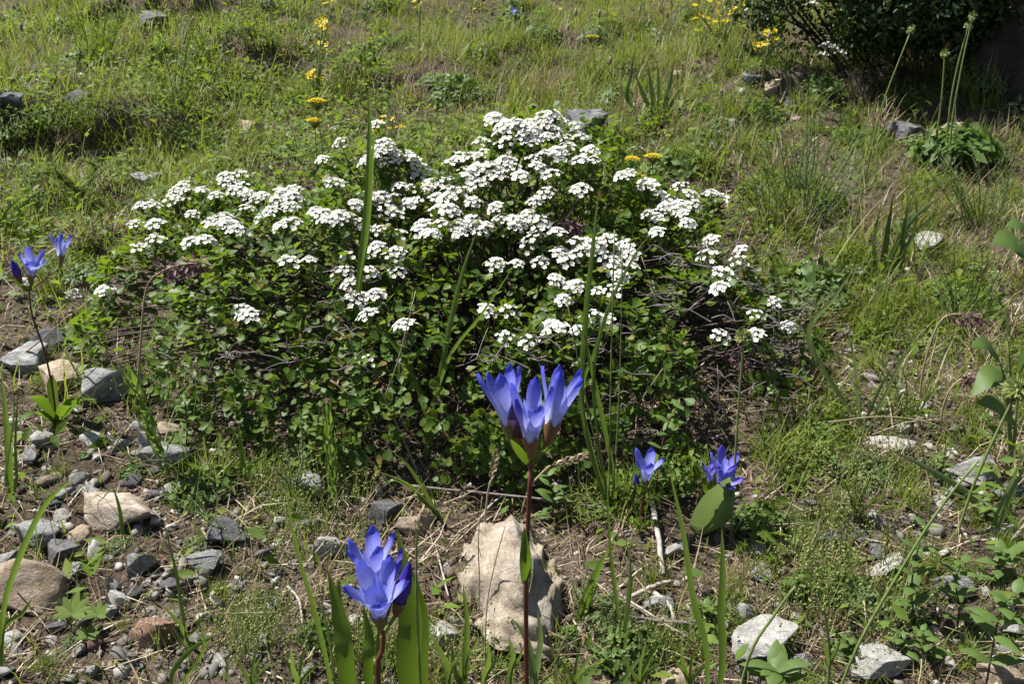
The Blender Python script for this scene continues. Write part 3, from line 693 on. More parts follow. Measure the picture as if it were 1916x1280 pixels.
for i, (p, t) in enumerate(cl_world):
    lay, full, stalks = COR[random.randrange(7)]
    axis_ = Vector((random.gauss(-.05, .22), random.gauss(-.22, .22), 1)).normalized(); s = random.uniform(.58, .92)
    mt = Matrix(frames(np.array([axis_[:]]), np.array([random.random() * 6.28]))[0].tolist()).to_4x4()
    o = link('flower_cluster', stalks if i in split else full, bush); base = p - axis_ * .016 * s
    o.matrix_local = Matrix.Translation(local(base, bush)) @ mt @ Matrix.Scale(s, 4)
    twig_tips.append(base)
    if i in split:
        for q, z, r, sp in lay:
            f = link('flower', FLOWER_ME, o)
            f.matrix_local = Matrix.Translation(q) @ Matrix(frames(np.array([z[:]]), np.array([sp]))[0].tolist()).to_4x4() @ Matrix.Scale(r, 4)
# twigs: from the ground up to the canopy, and to each flower cluster
def twig(mb, tip, r0=.0016, n=6, seed=0, spread=.55):
    cx, cy = .02, 1.02
    bx = tip.x + (cx - tip.x) * random.uniform(.15, spread); by = tip.y + (cy - tip.y) * random.uniform(.1, spread) + .02
    b = Vector((bx, by, tz(bx, by) - .01)); m1 = b.lerp(tip, .4) + Vector((random.gauss(0, .018), random.gauss(0, .018), .02)); m2 = b.lerp(tip, .75) + Vector((random.gauss(0, .012), random.gauss(0, .012), .008))
    mb.tube(spline([b, m1, m2, tip], n), [r0 * (1 - .6 * i / (n - 1)) for i in range(n)], 4, cap=False)
tw = MB()
for p in twig_tips: twig(tw, p)
def canopy_pts(n, lo=.0, hi=1.0, power=.5):
    x = RNG.uniform(-.74, .56, n * 4); y = RNG.uniform(.68, 1.46, n * 4); h = canopy(x, y); k = h > .025
    # more points where the canopy is steep: weight by slope
    gxh = np.abs(canopy(x + .01, y) - canopy(x - .01, y)) + np.abs(canopy(x, y + .01) - canopy(x, y - .01)); wgt = np.clip(1 + gxh / .02 * .8, 1, 3.2) / 3.2
    k &= RNG.random(n * 4) < wgt; x, y, h = x[k][:n], y[k][:n], h[k][:n]
    u = lo + (hi - lo) * RNG.random(len(x)) ** power
    return x, y, h, u
x, y, h, u = canopy_pts(520)
for i in range(len(x)): twig(tw, Vector((x[i], y[i], tz(x[i], y[i]) + h[i] * u[i] * .98)), .0014)
part('twigs', tw, ['bark'], bush)['kind'] = 'stuff'
gt = MB()          # dead grey twigs, bare, at the right and in front
for k in range(110):
    px, py = random.choice([(random.uniform(1230, 1500), random.uniform(460, 760)), (random.uniform(900, 1130), random.uniform(640, 690)), (random.uniform(1230, 1480), random.uniform(460, 760)), (random.uniform(280, 700), random.uniform(480, 760)), (random.uniform(1100, 1600), random.uniform(560, 860))])
    p, t = hit(px, py, ctop); p = p + Vector((0, -.004, random.uniform(-.01, .012))); a = random.uniform(-.5, .9); L = random.uniform(.012, .05)
    d = Vector((math.cos(a) * random.choice((-1, 1)), random.uniform(-.3, .3), math.sin(a) * .6)); q = p + d * L
    mm = p.lerp(q, .5) + Vector((random.gauss(0, .005), random.gauss(0, .005), random.gauss(0, .006)))
    kn = [p.lerp(q, f) + Vector((random.gauss(0, .002), random.gauss(0, .002), random.gauss(0, .0022))) for f in (.25, .5, .75)]; mm = kn[1]
    gt.tube(spline([p] + kn + [q], 9), [.0008 - .00005 * i for i in range(9)], 4)
    for j in range(2):
        e = mm + Vector((random.gauss(0, .014), random.gauss(0, .008), random.gauss(.004, .012))); gt.tube([mm, mm.lerp(e, .5) + Vector((0, 0, .002)), e], [.0007, .0006, .0004], 3)
part('dead_twigs', gt, ['greytwig'], bush)['kind'] = 'stuff'
# leaves in small sprays at the twig ends
def leaf_sprays(x, y, h, u, per=6, size=(.010, .019), rad=.012, lump=None):
    n = len(x); P0 = np.stack([x, y, terrain(x, y) + h * u], 1)
    gX = -(canopy(x + .012, y) - canopy(x - .012, y)) / .024; gY = -(canopy(x, y + .012) - canopy(x, y - .012)) / .024
    A = np.stack([gX * .4, gY * .4, np.ones(n)], 1) + RNG.normal(0, .35, (n, 3)); A /= np.linalg.norm(A, axis=1, keepdims=True)
    P0 = np.repeat(P0, per, 0); A = np.repeat(A, per, 0); m = n * per
    out = RNG.normal(0, 1, (m, 3)); out -= A * np.sum(out * A, 1, keepdims=True); out /= np.linalg.norm(out, axis=1, keepdims=True)
    Y = out * .9 + A * RNG.uniform(-.15, .75, (m, 1)); Y /= np.linalg.norm(Y, axis=1, keepdims=True)
    Z = A - Y * np.sum(A * Y, 1, keepdims=True) + RNG.normal(0, .25, (m, 3)); Z -= Y * np.sum(Z * Y, 1, keepdims=True); Z /= np.linalg.norm(Z, axis=1, keepdims=True)
    Rm = np.stack([np.cross(Y, Z), Y, Z], 2)
    P = P0 + out * rad * .12 + A * RNG.uniform(-.8, .3, (m, 1)) * rad
    return P, Rm, size[0] + (size[1] - size[0]) * RNG.random(m)
x, y, h, u = canopy_pts(4100, .12, 1.0, .40)
gap = vnoise(x * 13, y * 13, u * 3, 88) > -.32 + .58 * (u < .55) * (y < .95) + .42 * sstep(.14, .34, x) + .25 * sstep(-.38, -.6, x); x, y, h, u = x[gap], y[gap], h[gap], u[gap]
P, Rm, S = leaf_sprays(x, y, h, u, size=(.008, .0175))
# collars of leaves just under the flower clusters
cb = np.array([p[:] for p in twig_tips]); 
xx = np.repeat(cb[:, 0], 1); yy = np.repeat(cb[:, 1], 1); hc = cb[:, 2] - terrain(xx, yy)
P2, R2, S2 = leaf_sprays(xx, yy, hc - .004, np.ones(len(xx)), 7, (.009, .015))
P = np.concatenate([P, P2]); Rm = np.concatenate([Rm, R2]); S = np.concatenate([S, S2])
hidden = (P[:, 1] < .72); P, Rm, S = P[~hidden], Rm[~hidden], S[~hidden]
dist = np.linalg.norm(P - np.array([0, 0, CAM_H]), axis=1)
surf = (P[:, 2] - terrain(P[:, 0], P[:, 1])) > .55 * canopy(P[:, 0], P[:, 1])
rank = np.argsort(dist - S * 12 + np.where(surf, 0, 5)); single = rank[:300]; rest = rank[300:]
leaf_me = np_mesh('leaf', BL_V, BL_F, 'bushleaf_o')
for i in single:
    o = link('leaf', leaf_me, bush); o.matrix_local = Matrix.Translation(local(P[i], bush)) @ Matrix(Rm[i].tolist()).to_4x4() @ Matrix.Scale(float(S[i]), 4)
V, F = scatter(BL_V, BL_F, P[rest], Rm[rest], S[rest])
fo = link('foliage', np_mesh('foliage', V - np.array(bush.location), F, 'bushleaf'), bush); fo['kind'] = 'stuff'

# ------------------------------------------------------------------ gentians
def gentian_flower(root, base, top, spread=.34, spin=.3, pm='petal', scale_calyx='calyx', npet=5, open_=1.0):
    base = Vector(base); ax = Vector(top) - base; L = ax.length
    Rm = Matrix(frames(np.array([ax[:]]), np.array([spin]))[0].tolist())
    def W(v): return base + Rm @ Vector(v) * L
    def rad(s): return .04 + .048 * sstep(0, .32, s) + .07 * sstep(.3, .8, s) * open_ + (spread - .158) * sstep(.58, 1.0, s) * open_
    # pale inner tube with little teeth between the lobes
    tb = MB(); V = []; T = []; Cc = []; F = []; n = 20; S_ = np.linspace(.24, .63, 6)
    for i, s in enumerate(S_):
        for k in range(n):
            a = 2 * math.pi * k / n; s2 = s + (.13 * (k % 4 == 2) * (i == 5)); r = float(rad(s2)) * .93; V.append(W((math.cos(a) * r, math.sin(a) * r, s2))); T.append(s2); Cc.append(1)
    for i in range(5):
        for k in range(n): F.append((i * n + k, i * n + (k + 1) % n, (i + 1) * n + (k + 1) % n, (i + 1) * n + k))
    tb.add(V, F, 0, T, Cc); fl = part('flower', tb, ['tube'], root)
    for p in range(npet):
        a0 = 2 * math.pi * p / npet + random.uniform(-.05, .05); mb = MB(); V = []; T = []; Cc = []; F = []; ns, nc = 12, 7
        fl_ = random.uniform(.85, 1.2); tipl = random.uniform(.94, 1.04)
        for i in range(ns):
            s = .24 + (1 * tipl - .24) * i / (ns - 1); uu = min(max((s - .60) / (tipl - .60), 0), 1)
            wsc = 1.0 if uu == 0 else (1 - .22 * min(1, uu * 2.5)) * (1 - uu ** 2.2) ** .75 + .012
            for j in range(nc):
                c = (j / (nc - 1) * 2 - 1); a = a0 + c * math.pi / npet * wsc
                r = float(rad(s)) * (1 + (fl_ - 1) * uu) + .022 * (1 - c * c) * sstep(.3, .7, s) - .018 * uu * uu * abs(c)
                V.append(W((math.cos(a) * r, math.sin(a) * r, s - .03 * uu * uu * (fl_ - .9) * 2))); T.append(s); Cc.append(abs(c))
        for i in range(ns - 1):
            for j in range(nc - 1): F.append((i * nc + j, i * nc + j + 1, (i + 1) * nc + j + 1, (i + 1) * nc + j))
        mb.add(V, F, 0, T, Cc); part('petal', mb, [pm], fl)
    # calyx: tube and five narrow teeth
    cx = MB(); V = []; F = []; T = []
    prof = [(0, .026), (.04, .04), (.14, .064), (.25, .092), (.31, .106)]
    for i, (s, r) in enumerate(prof):
        for k in range(n):
            a = 2 * math.pi * k / n; s2 = s + (.11 * (k % 4 == 0) + .03 * (k % 4 in (1, 3)) if i == 4 else 0); r2 = r + (.02 if i == 4 and k % 4 == 0 else 0)
            V.append(W((math.cos(a) * r2, math.sin(a) * r2, s2))); T.append(s)
    for i in range(4):
        for k in range(n): F.append((i * n + k, i * n + (k + 1) % n, (i + 1) * n + (k + 1) % n, (i + 1) * n + k))
    V.append(W((0, 0, -.01))); T.append(0)
    for k in range(n): F.append((len(V) - 1, (k + 1) % n, k))
    cx.add(V, F, 0, T); part('calyx', cx, [scale_calyx], fl)
    return fl
def gentian_bud(root, base, top, m='bud', fat=.14):
    base = Vector(base); ax = Vector(top) - base; L = ax.length
    Rm = Matrix(frames(np.array([ax[:]]), np.array([.4]))[0].tolist()); mb = MB(); V = []; T = []; Cc = []; F = []; n = 15
    for s in np.linspace(0, 1, 11):
        r = fat * (.35 + .65 * sstep(0, .5, s)) * max(1 - max(s - .55, 0) / .45, 0) ** .7 + .004
        for k in range(n):
            a = 2 * math.pi * k / n + s * 1.2; rr = r * (1 + .10 * math.cos(a * 5 - s * 6)); V.append(base + Rm @ Vector((math.cos(a) * rr, math.sin(a) * rr, s)) * L); T.append(s); Cc.append(.5 + .5 * math.cos(5 * k * 2 * math.pi / n))
    for i in range(10):
        for k in range(n): F.append((i * n + k, i * n + (k + 1) % n, (i + 1) * n + (k + 1) % n, (i + 1) * n + k))
    mb.add(V, F, 0, T, Cc); b = part('bud', mb, [m], root)
    c2 = MB(); c2.tube([base - ax * .02, base + ax * .12, base + ax * .26], [L * fat * .4, L * fat * .72, L * fat * .88], 10, cap=False); part('calyx', c2, ['calyx_brown'], b)
def leaf_blade(root, P, width, m='gentleaf', side=None, name='leaf', fold=.28, prof=None, n=10):
    mb = MB(); mb.ribbon(spline(P, n), width, side, fold, 0, prof or (lambda u: (math.sin(math.pi * min(1, .12 + .88 * u) ** .8) ** .75) if u < 1 else 0.0))
    return part(name, mb, [m], root)
def stem(root, P, r0, r1, m, name='stem', n=12, sides=7):
    mb = MB(); mb.tube(spline(P, n), [r0 + (r1 - r0) * i / (n - 1) for i in range(n)], sides); return part(name, mb, [m], root)

# tall one in front, three flowers and a bud, its stem leaving a clasping leaf pair half way
Y1 = .40
g1 = pix(986, 1270, Y1); b1 = Vector((g1.x + .002, Y1, tz(g1.x, Y1)))
G1 = thing('blue_gentian', b1, 'tall blue trumpet flower with three open blooms on a dark red stem', 'flower')
nd = pix(993, 872, Y1)
stem(G1, [b1 - Vector((0, 0, .01)), pix(985, 1260, Y1), pix(984, 1100, Y1), pix(988, 980, Y1), nd], .0017, .0014, 'redstem')
for (bx, by, tx, ty, dy, sp, pm, cal) in [(964, 842, 931, 690, .010, .1, 'petal', 'calyx'), (994, 858, 993, 730, -.010, .45, 'petal', 'calyx_brown'), (1020, 842, 1060, 690, .008, .9, 'petal', 'calyx_brown')]:
    b = pix(bx, by, Y1 + dy * .5); gentian_flower(G1, b, pix(tx, ty, Y1 + dy * 1.6), .235, sp, pm, cal)
    stem(G1, [nd, nd.lerp(b, .55) + Vector((0, 0, -.001)), b], .0014, .0012, 'redstem', 'flower_stalk', 6)
b = pix(978, 836, Y1 + .006); gentian_bud(G1, b, pix(963, 742, Y1 + .004), 'budbrown', .17); stem(G1, [nd, b], .0013, .001, 'redstem', 'flower_stalk', 4)
leaf_blade(G1, [nd, pix(972, 846, Y1 - .004), pix(955, 822, Y1 - .01)], .0052); leaf_blade(G1, [nd, pix(1012, 848, Y1 - .004), pix(1030, 830, Y1 - .012)], .0052)
k1 = pix(984, 1095, Y1)
leaf_blade(G1, [k1, pix(984, 1060, Y1 - .006), pix(983, 1025, Y1 - .006), pix(981, 985, Y1 - .003)], .0068, fold=.7)
leaf_blade(G1, [k1, pix(988, 1060, Y1 + .005), pix(990, 1020, Y1 + .006)], .006, fold=.7)
# low one in front left: two blooms one over the other, a dark bud, long leaves
Y2 = .37
g2 = pix(708, 1270, Y2); b2 = Vector((g2.x, Y2, tz(g2.x, Y2)))
G2 = thing('blue_gentian', b2, 'blue trumpet flower with stacked blooms and a dark violet bud beside wide leaves', 'flower')
n2 = pix(717, 1185, Y2); stem(G2, [b2 - Vector((0, 0, .01)), pix(708, 1290, Y2), pix(716, 1215, Y2), n2], .0017, .0014, 'redstem')
for (bx, by, tx, ty, dy, sp, pm, op) in [(713, 1180, 703, 1074, -.012, .2, 'petal', 1.25), (708, 1142, 686, 1004, .008, .6, 'petal', 1.1), (722, 1160, 726, 1034, .012, .9, 'petal2', .8)]:
    b = pix(bx, by, Y2 + dy * .4); gentian_flower(G2, b, pix(tx, ty, Y2 + dy * 1.5), .27, sp, pm, 'calyx', open_=op)
    stem(G2, [n2, b], .0014, .0012, 'redstem', 'flower_stalk', 4)
b = pix(742, 1150, Y2); gentian_bud(G2, b, pix(767, 1050, Y2), 'bud', .12); stem(G2, [n2, pix(727, 1172, Y2), b], .0013, .0012, 'greenstem', 'flower_stalk', 5)
def lowleaf(root, bx, mid, tip, Y, width, m='gentleaf', fold=.25, prof=None):
    p = pix(bx, 1275, Y); q = Vector((p.x, Y, tz(p.x, Y)))
    return leaf_blade(root, [q, p, pix(*mid, Y + .004), pix(*tip, Y + .01)], width, m, None, 'leaf', fold, prof, 14)
lance = lambda u: (min(1, .45 + 1.3 * u) * (1 - max(0, u - .55) ** 1.6 / .28) if u < 1 else 0) if u < .999 else 0
lowleaf(G2, 765, (768, 1150), (744, 990), .385, .0155, prof=lance)
lowleaf(G2, 785, (786, 1160), (772, 1065), .395, .0125, prof=lance)
lowleaf(G2, 648, (640, 1180), (612, 1062), .36, .0105, prof=lance)
lowleaf(G2, 655, (632, 1150), (634, 1082), .37, .0085, prof=lance)
lowleaf(G2, 690, (692, 1200), (678, 1130), .375, .0065, prof=lance)
lowleaf(G2, 708, (706, 1230), (710, 1165), .395, .005, prof=lance)
def gentian_small(base_px, stem_px, node, flowers, buds, label, rosette=(), r=.0012, sm='redstem', bracts=True, pm='petal', Y=None, size_leaf=.008):
    b = gp(*base_px); Y = b.y; root = thing('blue_gentian', b, label, 'flower'); nd = pix(*node, Y)
    stem(root, [b - Vector((0, 0, .008))] + [pix(*q, Y) for q in stem_px] + [nd], r, r * .8, sm, sides=6)
    for i, (bx, by, tx, ty, dy, op) in enumerate(flowers):
        q = pix(bx, by, Y + dy * .4); gentian_flower(root, q, pix(tx, ty, Y + dy * 1.4), .29, i * .5 + .15, pm, 'calyx', open_=op); stem(root, [nd, q], r * .7, r * .6, sm, 'flower_stalk', 4)
    for bx, by, tx, ty in buds:
        q = pix(bx, by, Y + .004); gentian_bud(root, q, pix(tx, ty, Y), 'bud', .16); stem(root, [nd, q], r * .7, r * .6, sm, 'flower_stalk', 4)
    for tx, ty, dy, wd in rosette:
        e = pix(tx, ty, Y + dy); m = b.lerp(e, .5) + Vector((0, 0, .012)); leaf_blade(root, [b, m, e], wd, prof=lance)
    if bracts:
        for s in (-1, 1): leaf_blade(root, [nd, nd + Vector((s * .006, -.004, .006)), nd + Vector((s * .010, -.005, .016))], .005)
    return root
gentian_small((104, 792), [(100, 740), (84, 660), (60, 590)], (55, 545), [(57, 532, 62, 474, -.012, 1.1), (112, 500, 116, 440, .02, 1.0)], [(38, 528, 22, 486)],
              'blue trumpet flower with two wide blooms at the left end of the bush', [(52, 742, -.02, .014), (182, 748, -.01, .015), (36, 788, -.04, .013), (152, 765, -.05, .013), (98, 700, .0, .011), (118, 862, -.03, .011)])
gentian_small((1198, 1000), [(1200, 950)], (1206, 925), [(1207, 918, 1212, 852, -.006, 1.2)], [(1192, 916, 1190, 888)], 'single small blue star-like bloom behind the bleached stick', [(1170, 985, -.01, .006), (1235, 990, -.01, .006)], .0013)
gentian_small((1300, 1000), [(1312, 950)], (1330, 925), [(1328, 915, 1328, 868, .004, 1.0), (1345, 918, 1358, 852, -.008, 1.2), (1350, 922, 1366, 890, -.02, 1.1)], [],
              'violet-blue pair of blooms beside a broad pale leaf at the bush foot', [], .0013, pm='petal2')
gentian_small((962, 62), [(962, 45)], (961, 36), [(961, 34, 961, 14, 0, 1.3)], [], 'tiny blue bloom far up the slope in tall grass', [], .0012)
# broad pale leaf beside the violet pair
bl = thing('broad_leaf_plant', gp(1310, 1005), 'single broad pale green leaf with brown specks beside violet blooms', 'leaf'); Yb = bl.location.y
leaf_blade(bl, [bl.location.copy(), pix(1325, 985, Yb), pix(1340, 935, Yb - .012), pix(1366, 892, Yb - .03)], .038, 'grey_green', fold=.2)
leaf_blade(bl, [bl.location.copy(), pix(1345, 985, Yb - .01), pix(1362, 950, Yb - .01), pix(1374, 905, Yb)], .02, 'grey_green', fold=.35)

# ------------------------------------------------------------------ tall grasses, one by one
def grass_plant(label, blades, base=None, Y=None, m='blade', name='grass_plant', cat='grass', stalk=(), group=None):
    """blades: (pixel points from the base up, width in photo pixels); the first point stands on the ground unless Y is given"""
    if Y is None: b = gp(*base); Y = b.y
    else:
        p = pix(*base, Y); b = Vector((p.x, Y, tz(p.x, Y)))
    root = thing(name, b, label, cat, group)
    for pts, wpx in blades:
        t = Y / ray(*pts[0])[1]; jit = random.uniform(-.015, .015)
        P = [pix(*q, Y + jit * i / len(pts)) for i, q in enumerate(pts)]
        if (P[0] - b).length > .003: P = [b + Vector((random.gauss(0, .002), random.gauss(0, .002), -.004))] + P
        mb = MB(); mb.ribbon(spline(P, 16), wpx * t / FPX, Vector((1, random.uniform(-.6, .6), 0)), .3, 0, lambda u: (.55 + .6 * u if u < .75 else 1.0) * max(1 - max(u - .45, 0) / .55, 0) ** .8 + .02); part('blade', mb, [m], root)
    for pts, wpx in stalk:
        t = Y / ray(*pts[0])[1]; P = [pix(*q, Y) for q in pts]
        if (P[0] - b).length > .003: P = [b - Vector((0, 0, .004))] + P
        stem(root, P, wpx * .5 * t / FPX, wpx * .3 * t / FPX, 'greenstem', 'stalk', 12, 5)
    return root
grass_plant('long upright grass blade rising from the bush left of its middle', [([(668, 575), (685, 400), (691, 260), (690, 155)], 15), ([(672, 560), (688, 440), (697, 300), (700, 240)], 9)], (662, 700), .85)
grass_plant('leaning grass blade crossing the white flowers above the tall blue bloom', [([(800, 800), (820, 720), (845, 590), (868, 500), (895, 425)], 13), ([(800, 800), (840, 670), (900, 590), (960, 500)], 9), ([(800, 800), (780, 720), (740, 650), (700, 610)], 10)], (795, 860), None)
grass_plant('tall grass with stiff stalks right of the tall blue bloom', [([(1090, 780), (1095, 600), (1108, 470), (1121, 350)], 14), ([(1150, 900), (1100, 660), (1075, 600)], 11), ([(1110, 740), (1130, 600), (1180, 490), (1210, 445)], 8), ([(1090, 760), (1115, 650), (1148, 560)], 9)], (1140, 960), None,
            stalk=[([(1140, 900), (1143, 700), (1150, 430)], 4), ([(1130, 900), (1095, 740), (1060, 560)], 4), ([(1150, 880), (1160, 700), (1165, 470)], 3)])
grass_plant('pair of thick pale-tipped blades rising in front of the whitish slab', [([(1325, 1240), (1300, 1130), (1278, 990), (1250, 870)], 17), ([(1350, 1270), (1350, 1150), (1353, 1060), (1350, 985)], 18)], (1335, 1270), .44)
grass_plant('long narrow blades left of the low blue bloom', [([(615, 1260), (590, 1150), (556, 1030), (533, 915)], 11), ([(625, 1270), (612, 1180), (592, 1080)], 9)], (620, 1275), .45)
grass_plant('curved blade with a withered tip above the flat grey stone', [([(5, 1150), (30, 1060), (75, 960), (110, 918), (143, 895)], 13), ([(5, 1180), (40, 1150), (60, 1120)], 12)], (0, 1230), .5)
grass_plant('thin upright blade between the dark stones', [([(345, 1190), (330, 1080), (304, 968)], 11), ([(345, 1190), (335, 1170), (300, 1128)], 13), ([(345, 1200), (370, 1175), (374, 1150)], 9)], (350, 1215), None)
grass_plant('short upright blade in front of the pale flat stone', [([(228, 1000), (222, 950), (209, 905)], 13)], (228, 1010), None)
grass_plant('spreading blade over the soil below the pink stone', [([(320, 1270), (360, 1215), (415, 1185)], 12), ([(345, 1275), (380, 1220), (375, 1160)], 9)], (335, 1290), .48)
grass_plant('clump of blades at the left edge below the grey stones', [([(18, 900), (12, 800), (2, 690)], 16), ([(30, 900), (28, 830), (34, 720)], 9), ([(8, 900), (25, 780), (22, 700)], 9)], (15, 930), None)
grass_plant('arching yellow-green tuft beside the left bank', [([(10, 440), (30, 400), (70, 375)], 10), ([(10, 440), (40, 385), (85, 350)], 10), ([(5, 440), (20, 410), (60, 395)], 9), ([(5, 440), (10, 400), (45, 365)], 9), ([(12, 440), (50, 410), (80, 400)], 7)], (5, 445), None)
grass_plant('sword-leaved clump behind the pale cream stone on the right', [([(1640, 510), (1638, 440), (1652, 372)], 15), ([(1650, 512), (1660, 440), (1672, 360)], 14), ([(1655, 512), (1685, 440), (1715, 345)], 13), ([(1655, 512), (1700, 420), (1775, 355)], 13), ([(1665, 512), (1720, 430), (1790, 378)], 12), ([(1685, 525), (1690, 450), (1700, 370)], 12)], (1655, 520), None, 'iris')
grass_plant('sword-leaved clump with reddish tips higher on the slope', [([(1225, 225), (1205, 180), (1185, 132)], 12), ([(1228, 225), (1220, 170), (1212, 118)], 12), ([(1232, 225), (1234, 170), (1229, 108)], 12), ([(1238, 225), (1250, 170), (1262, 105)], 13), ([(1175, 190), (1180, 140), (1187, 95)], 9), ([(1240, 225), (1265, 180), (1290, 150)], 9)], (1232, 232), None, 'iris')
grass_plant('wide flat blade lying over the soil right of the cream stone', [([(1850, 948), (1760, 890), (1660, 838)], 15), ([(1870, 960), (1800, 930), (1740, 905)], 9)], (1870, 955), None, 'grey_green')
grass_plant('upright grey-green blades below the right-hand seed head', [([(1868, 985), (1890, 930), (1920, 870)], 16), ([(1860, 985), (1895, 900), (1925, 840)], 14), ([(1830, 1060), (1870, 1010), (1915, 960)], 12)], (1862, 1000), None, 'grey_green')
grass_plant('fan of narrow grey-green blades near the upright pale stone', [([(1580, 1050), (1610, 1020), (1680, 985)], 8), ([(1580, 1050), (1600, 1010), (1640, 980)], 8), ([(1580, 1055), (1640, 1042), (1700, 1035)], 9), ([(1580, 1050), (1575, 1000), (1580, 960)], 7)], (1580, 1058), None, 'grey_green')
grass_plant('leaning dark blades right of the bush', [([(1638, 780), (1680, 690), (1730, 600)], 9), ([(1610, 780), (1600, 680), (1588, 620)], 10), ([(1515, 640), (1560, 560), (1600, 500)], 14), ([(1620, 790), (1650, 720), (1670, 690)], 7)], (1625, 810), None, 'grey_green')
grass_plant('low tuft of thin blades behind the big grass spike', [([(450, 905), (452, 850), (445, 800)], 11), ([(452, 905), (470, 870), (500, 850)], 12), ([(450, 905), (430, 885), (395, 870)], 12)], (452, 908), None)
grass_plant('yellowing leaf beside the right side of the big tan stone', [([(1090, 1150), (1110, 1090), (1142, 1020)], 26), ([(1085, 1160), (1100, 1110), (1118, 1080)], 10)], (1085, 1165), None)
grass_plant('tall thin stalks right of the big tan stone', [([(1165, 1200), (1150, 1100), (1140, 1000), (1135, 880)], 9), ([(1165, 1200), (1180, 1090), (1170, 1000)], 9)], (1162, 1215), None, stalk=[([(1165, 1190), (1175, 1100), (1182, 1000)], 3)])
for i, (bx, by, tx, ty) in enumerate([(840, 1270, 800, 1180), (870, 1250, 866, 1090), (955, 1270, 952, 1190), (905, 1285, 912, 1195)]):
    grass_plant(['short wide blade below the pale grey stone', 'upright blade against the left edge of the big stone', 'small blade at the foot of the big stone', 'bent blade below the cleft of the big stone'][i], [([(bx, by), ((bx + tx) / 2 + 6, (by + ty) / 2), (tx, ty)], 15), ([(bx, by), (bx + 18, by - 40), (bx + 26, by - 62)], 9)], (bx, by), .47)
grass_plant('pale broad rosette leaves in front of the big stone', [([(1000, 1285), (985, 1200), (955, 1155)], 20), ([(1000, 1285), (1012, 1200), (1005, 1140)], 17), ([(1010, 1285), (1060, 1245), (1100, 1225)], 12), ([(1150, 1285), (1190, 1240), (1220, 1215)], 12)], (1005, 1275), .50, 'grey_green')
grass_plant('lying leaf rosette left of the tall red stem', [([(790, 935), (760, 905), (700, 880)], 13), ([(795, 938), (740, 900), (715, 912)], 11), ([(820, 965), (800, 945), (770, 925)], 13), ([(820, 965), (770, 880), (735, 845)], 9)], (825, 975), None)
for bx, by, tx, ty, wd, lab in [(860, 1290, 845, 1205, 17, 'lance-shaped leaf at the foot of the pale grey stone'), (1075, 1290, 1120, 1215, 14, 'arching leaf below the right side of the big stone'), (1290, 1290, 1275, 1190, 13, 'upright leaf beside the cream stone'),
        (1195, 1290, 1240, 1195, 13, 'leaning leaf before the fallen twigs'), (560, 1290, 545, 1215, 13, 'young blade between the low bloom and pink stone'), (470, 1290, 490, 1225, 11, 'short tuft on the bare soil')]:
    grass_plant(lab, [([(bx, by), ((bx * .55 + tx * .45) - 5, by * .5 + ty * .5), (tx, ty)], wd), ([(bx, by), (bx + 22, by - 35), (bx + 52, by - 52)], wd * .7), ([(bx, by), (bx - 18, by - 40), (bx - 34, by - 66)], wd * .7), ([(bx, by), (bx + 4, by - 50), (bx + 14, by - 90)], wd * .6)], (bx, by), .475)
# forked long stems in the right foreground
def long_stem(label, base, Y, pts, wpx=5, m='greenstem', head=None, name='long_stem', cat='stem', leaves=()):
    if Y is None: b = gp(*base); Y = b.y
    else: p = pix(*base, Y); b = Vector((p.x, Y, tz(p.x, Y)))
    root = thing(name, b, label, cat); t = Y / ray(*pts[-1])[1]; P = [b - Vector((0, 0, .005))] + [pix(*q, Y) for q in pts]
    stem(root, P, wpx * .5 * t / FPX, wpx * .32 * t / FPX, m, 'stalk', 16, 6)
    if head: head(root, P[-1], t / FPX)
    for q0, q1, wd in leaves: leaf_blade(root, [pix(*q0, Y), pix((q0[0] + q1[0]) / 2, (q0[1] + q1[1]) / 2 - 6, Y - .004), pix(*q1, Y - .006)], wd * t / FPX, 'blade')
    return root
def seed_ball(rpx, m='capsule', n=150, squash=1.0):
    def f(root, p, s):
        r = rpx * s; D = RNG.normal(0, 1, (n, 3)); D /= np.linalg.norm(D, axis=1, keepdims=True); D[:, 2] *= squash
        mb = MB()
        for d in D:
            d = Vector(d); q = p + d * r * .35; e = p + d * r * random.uniform(.85, 1.1); mb.ribbon([q, q.lerp(e, .55), e], r * .22, d.orthogonal(), .4, 0, lambda u: (1 - abs(u - .4)) if u < 1 else 0)
        part('seed_head', mb, [m], root)
    return f
long_stem('thin stalk with a round greenish seed head at the right of the bush', (1368, 1010), None, [(1372, 920), (1382, 760), (1392, 630)], 6, head=seed_ball(18), name='seed_head_stalk', cat='seed head')
long_stem('thick stalk with a fluffy yellow-green seed head by broad leaves', (1790, 1000), None, [(1825, 900), (1870, 800), (1905, 728)], 7, head=seed_ball(30), name='seed_head_stalk', cat='seed head')
long_stem('short stalk with a small green bud head before the grey stone', (1900, 950), None, [(1880, 920), (1850, 875)], 5, head=seed_ball(13), name='seed_head_stalk', cat='seed head')
long_stem('long straight stem leaning over the pale stones', (1560, 1290), .47, [(1600, 1220), (1690, 1060), (1760, 950), (1830, 862)], 7)
long_stem('thin bare stem leaning across the whitish slab', (1375, 1290), .46, [(1400, 1235), (1450, 1150), (1488, 1098)], 7)
long_stem('upright grass stalk before the crusty pale stone', (1555, 1290), .47, [(1552, 1240), (1545, 1160), (1540, 1140)], 7, leaves=[((1553, 1250), (1580, 1190), 9), ((1553, 1255), (1538, 1190), 8)])
long_stem('slim stalk in front of the wide leaf of the low blue bloom', (785, 1290), .36, [(783, 1200), (779, 1060), (781, 985)], 6, head=seed_ball(10, 'straw', 60, 1.6), name='seed_head_stalk', cat='seed head')
long_stem('thin stalk arching at the right edge of the dead twigs', (1460, 985), None, [(1500, 900), (1530, 830)], 4)
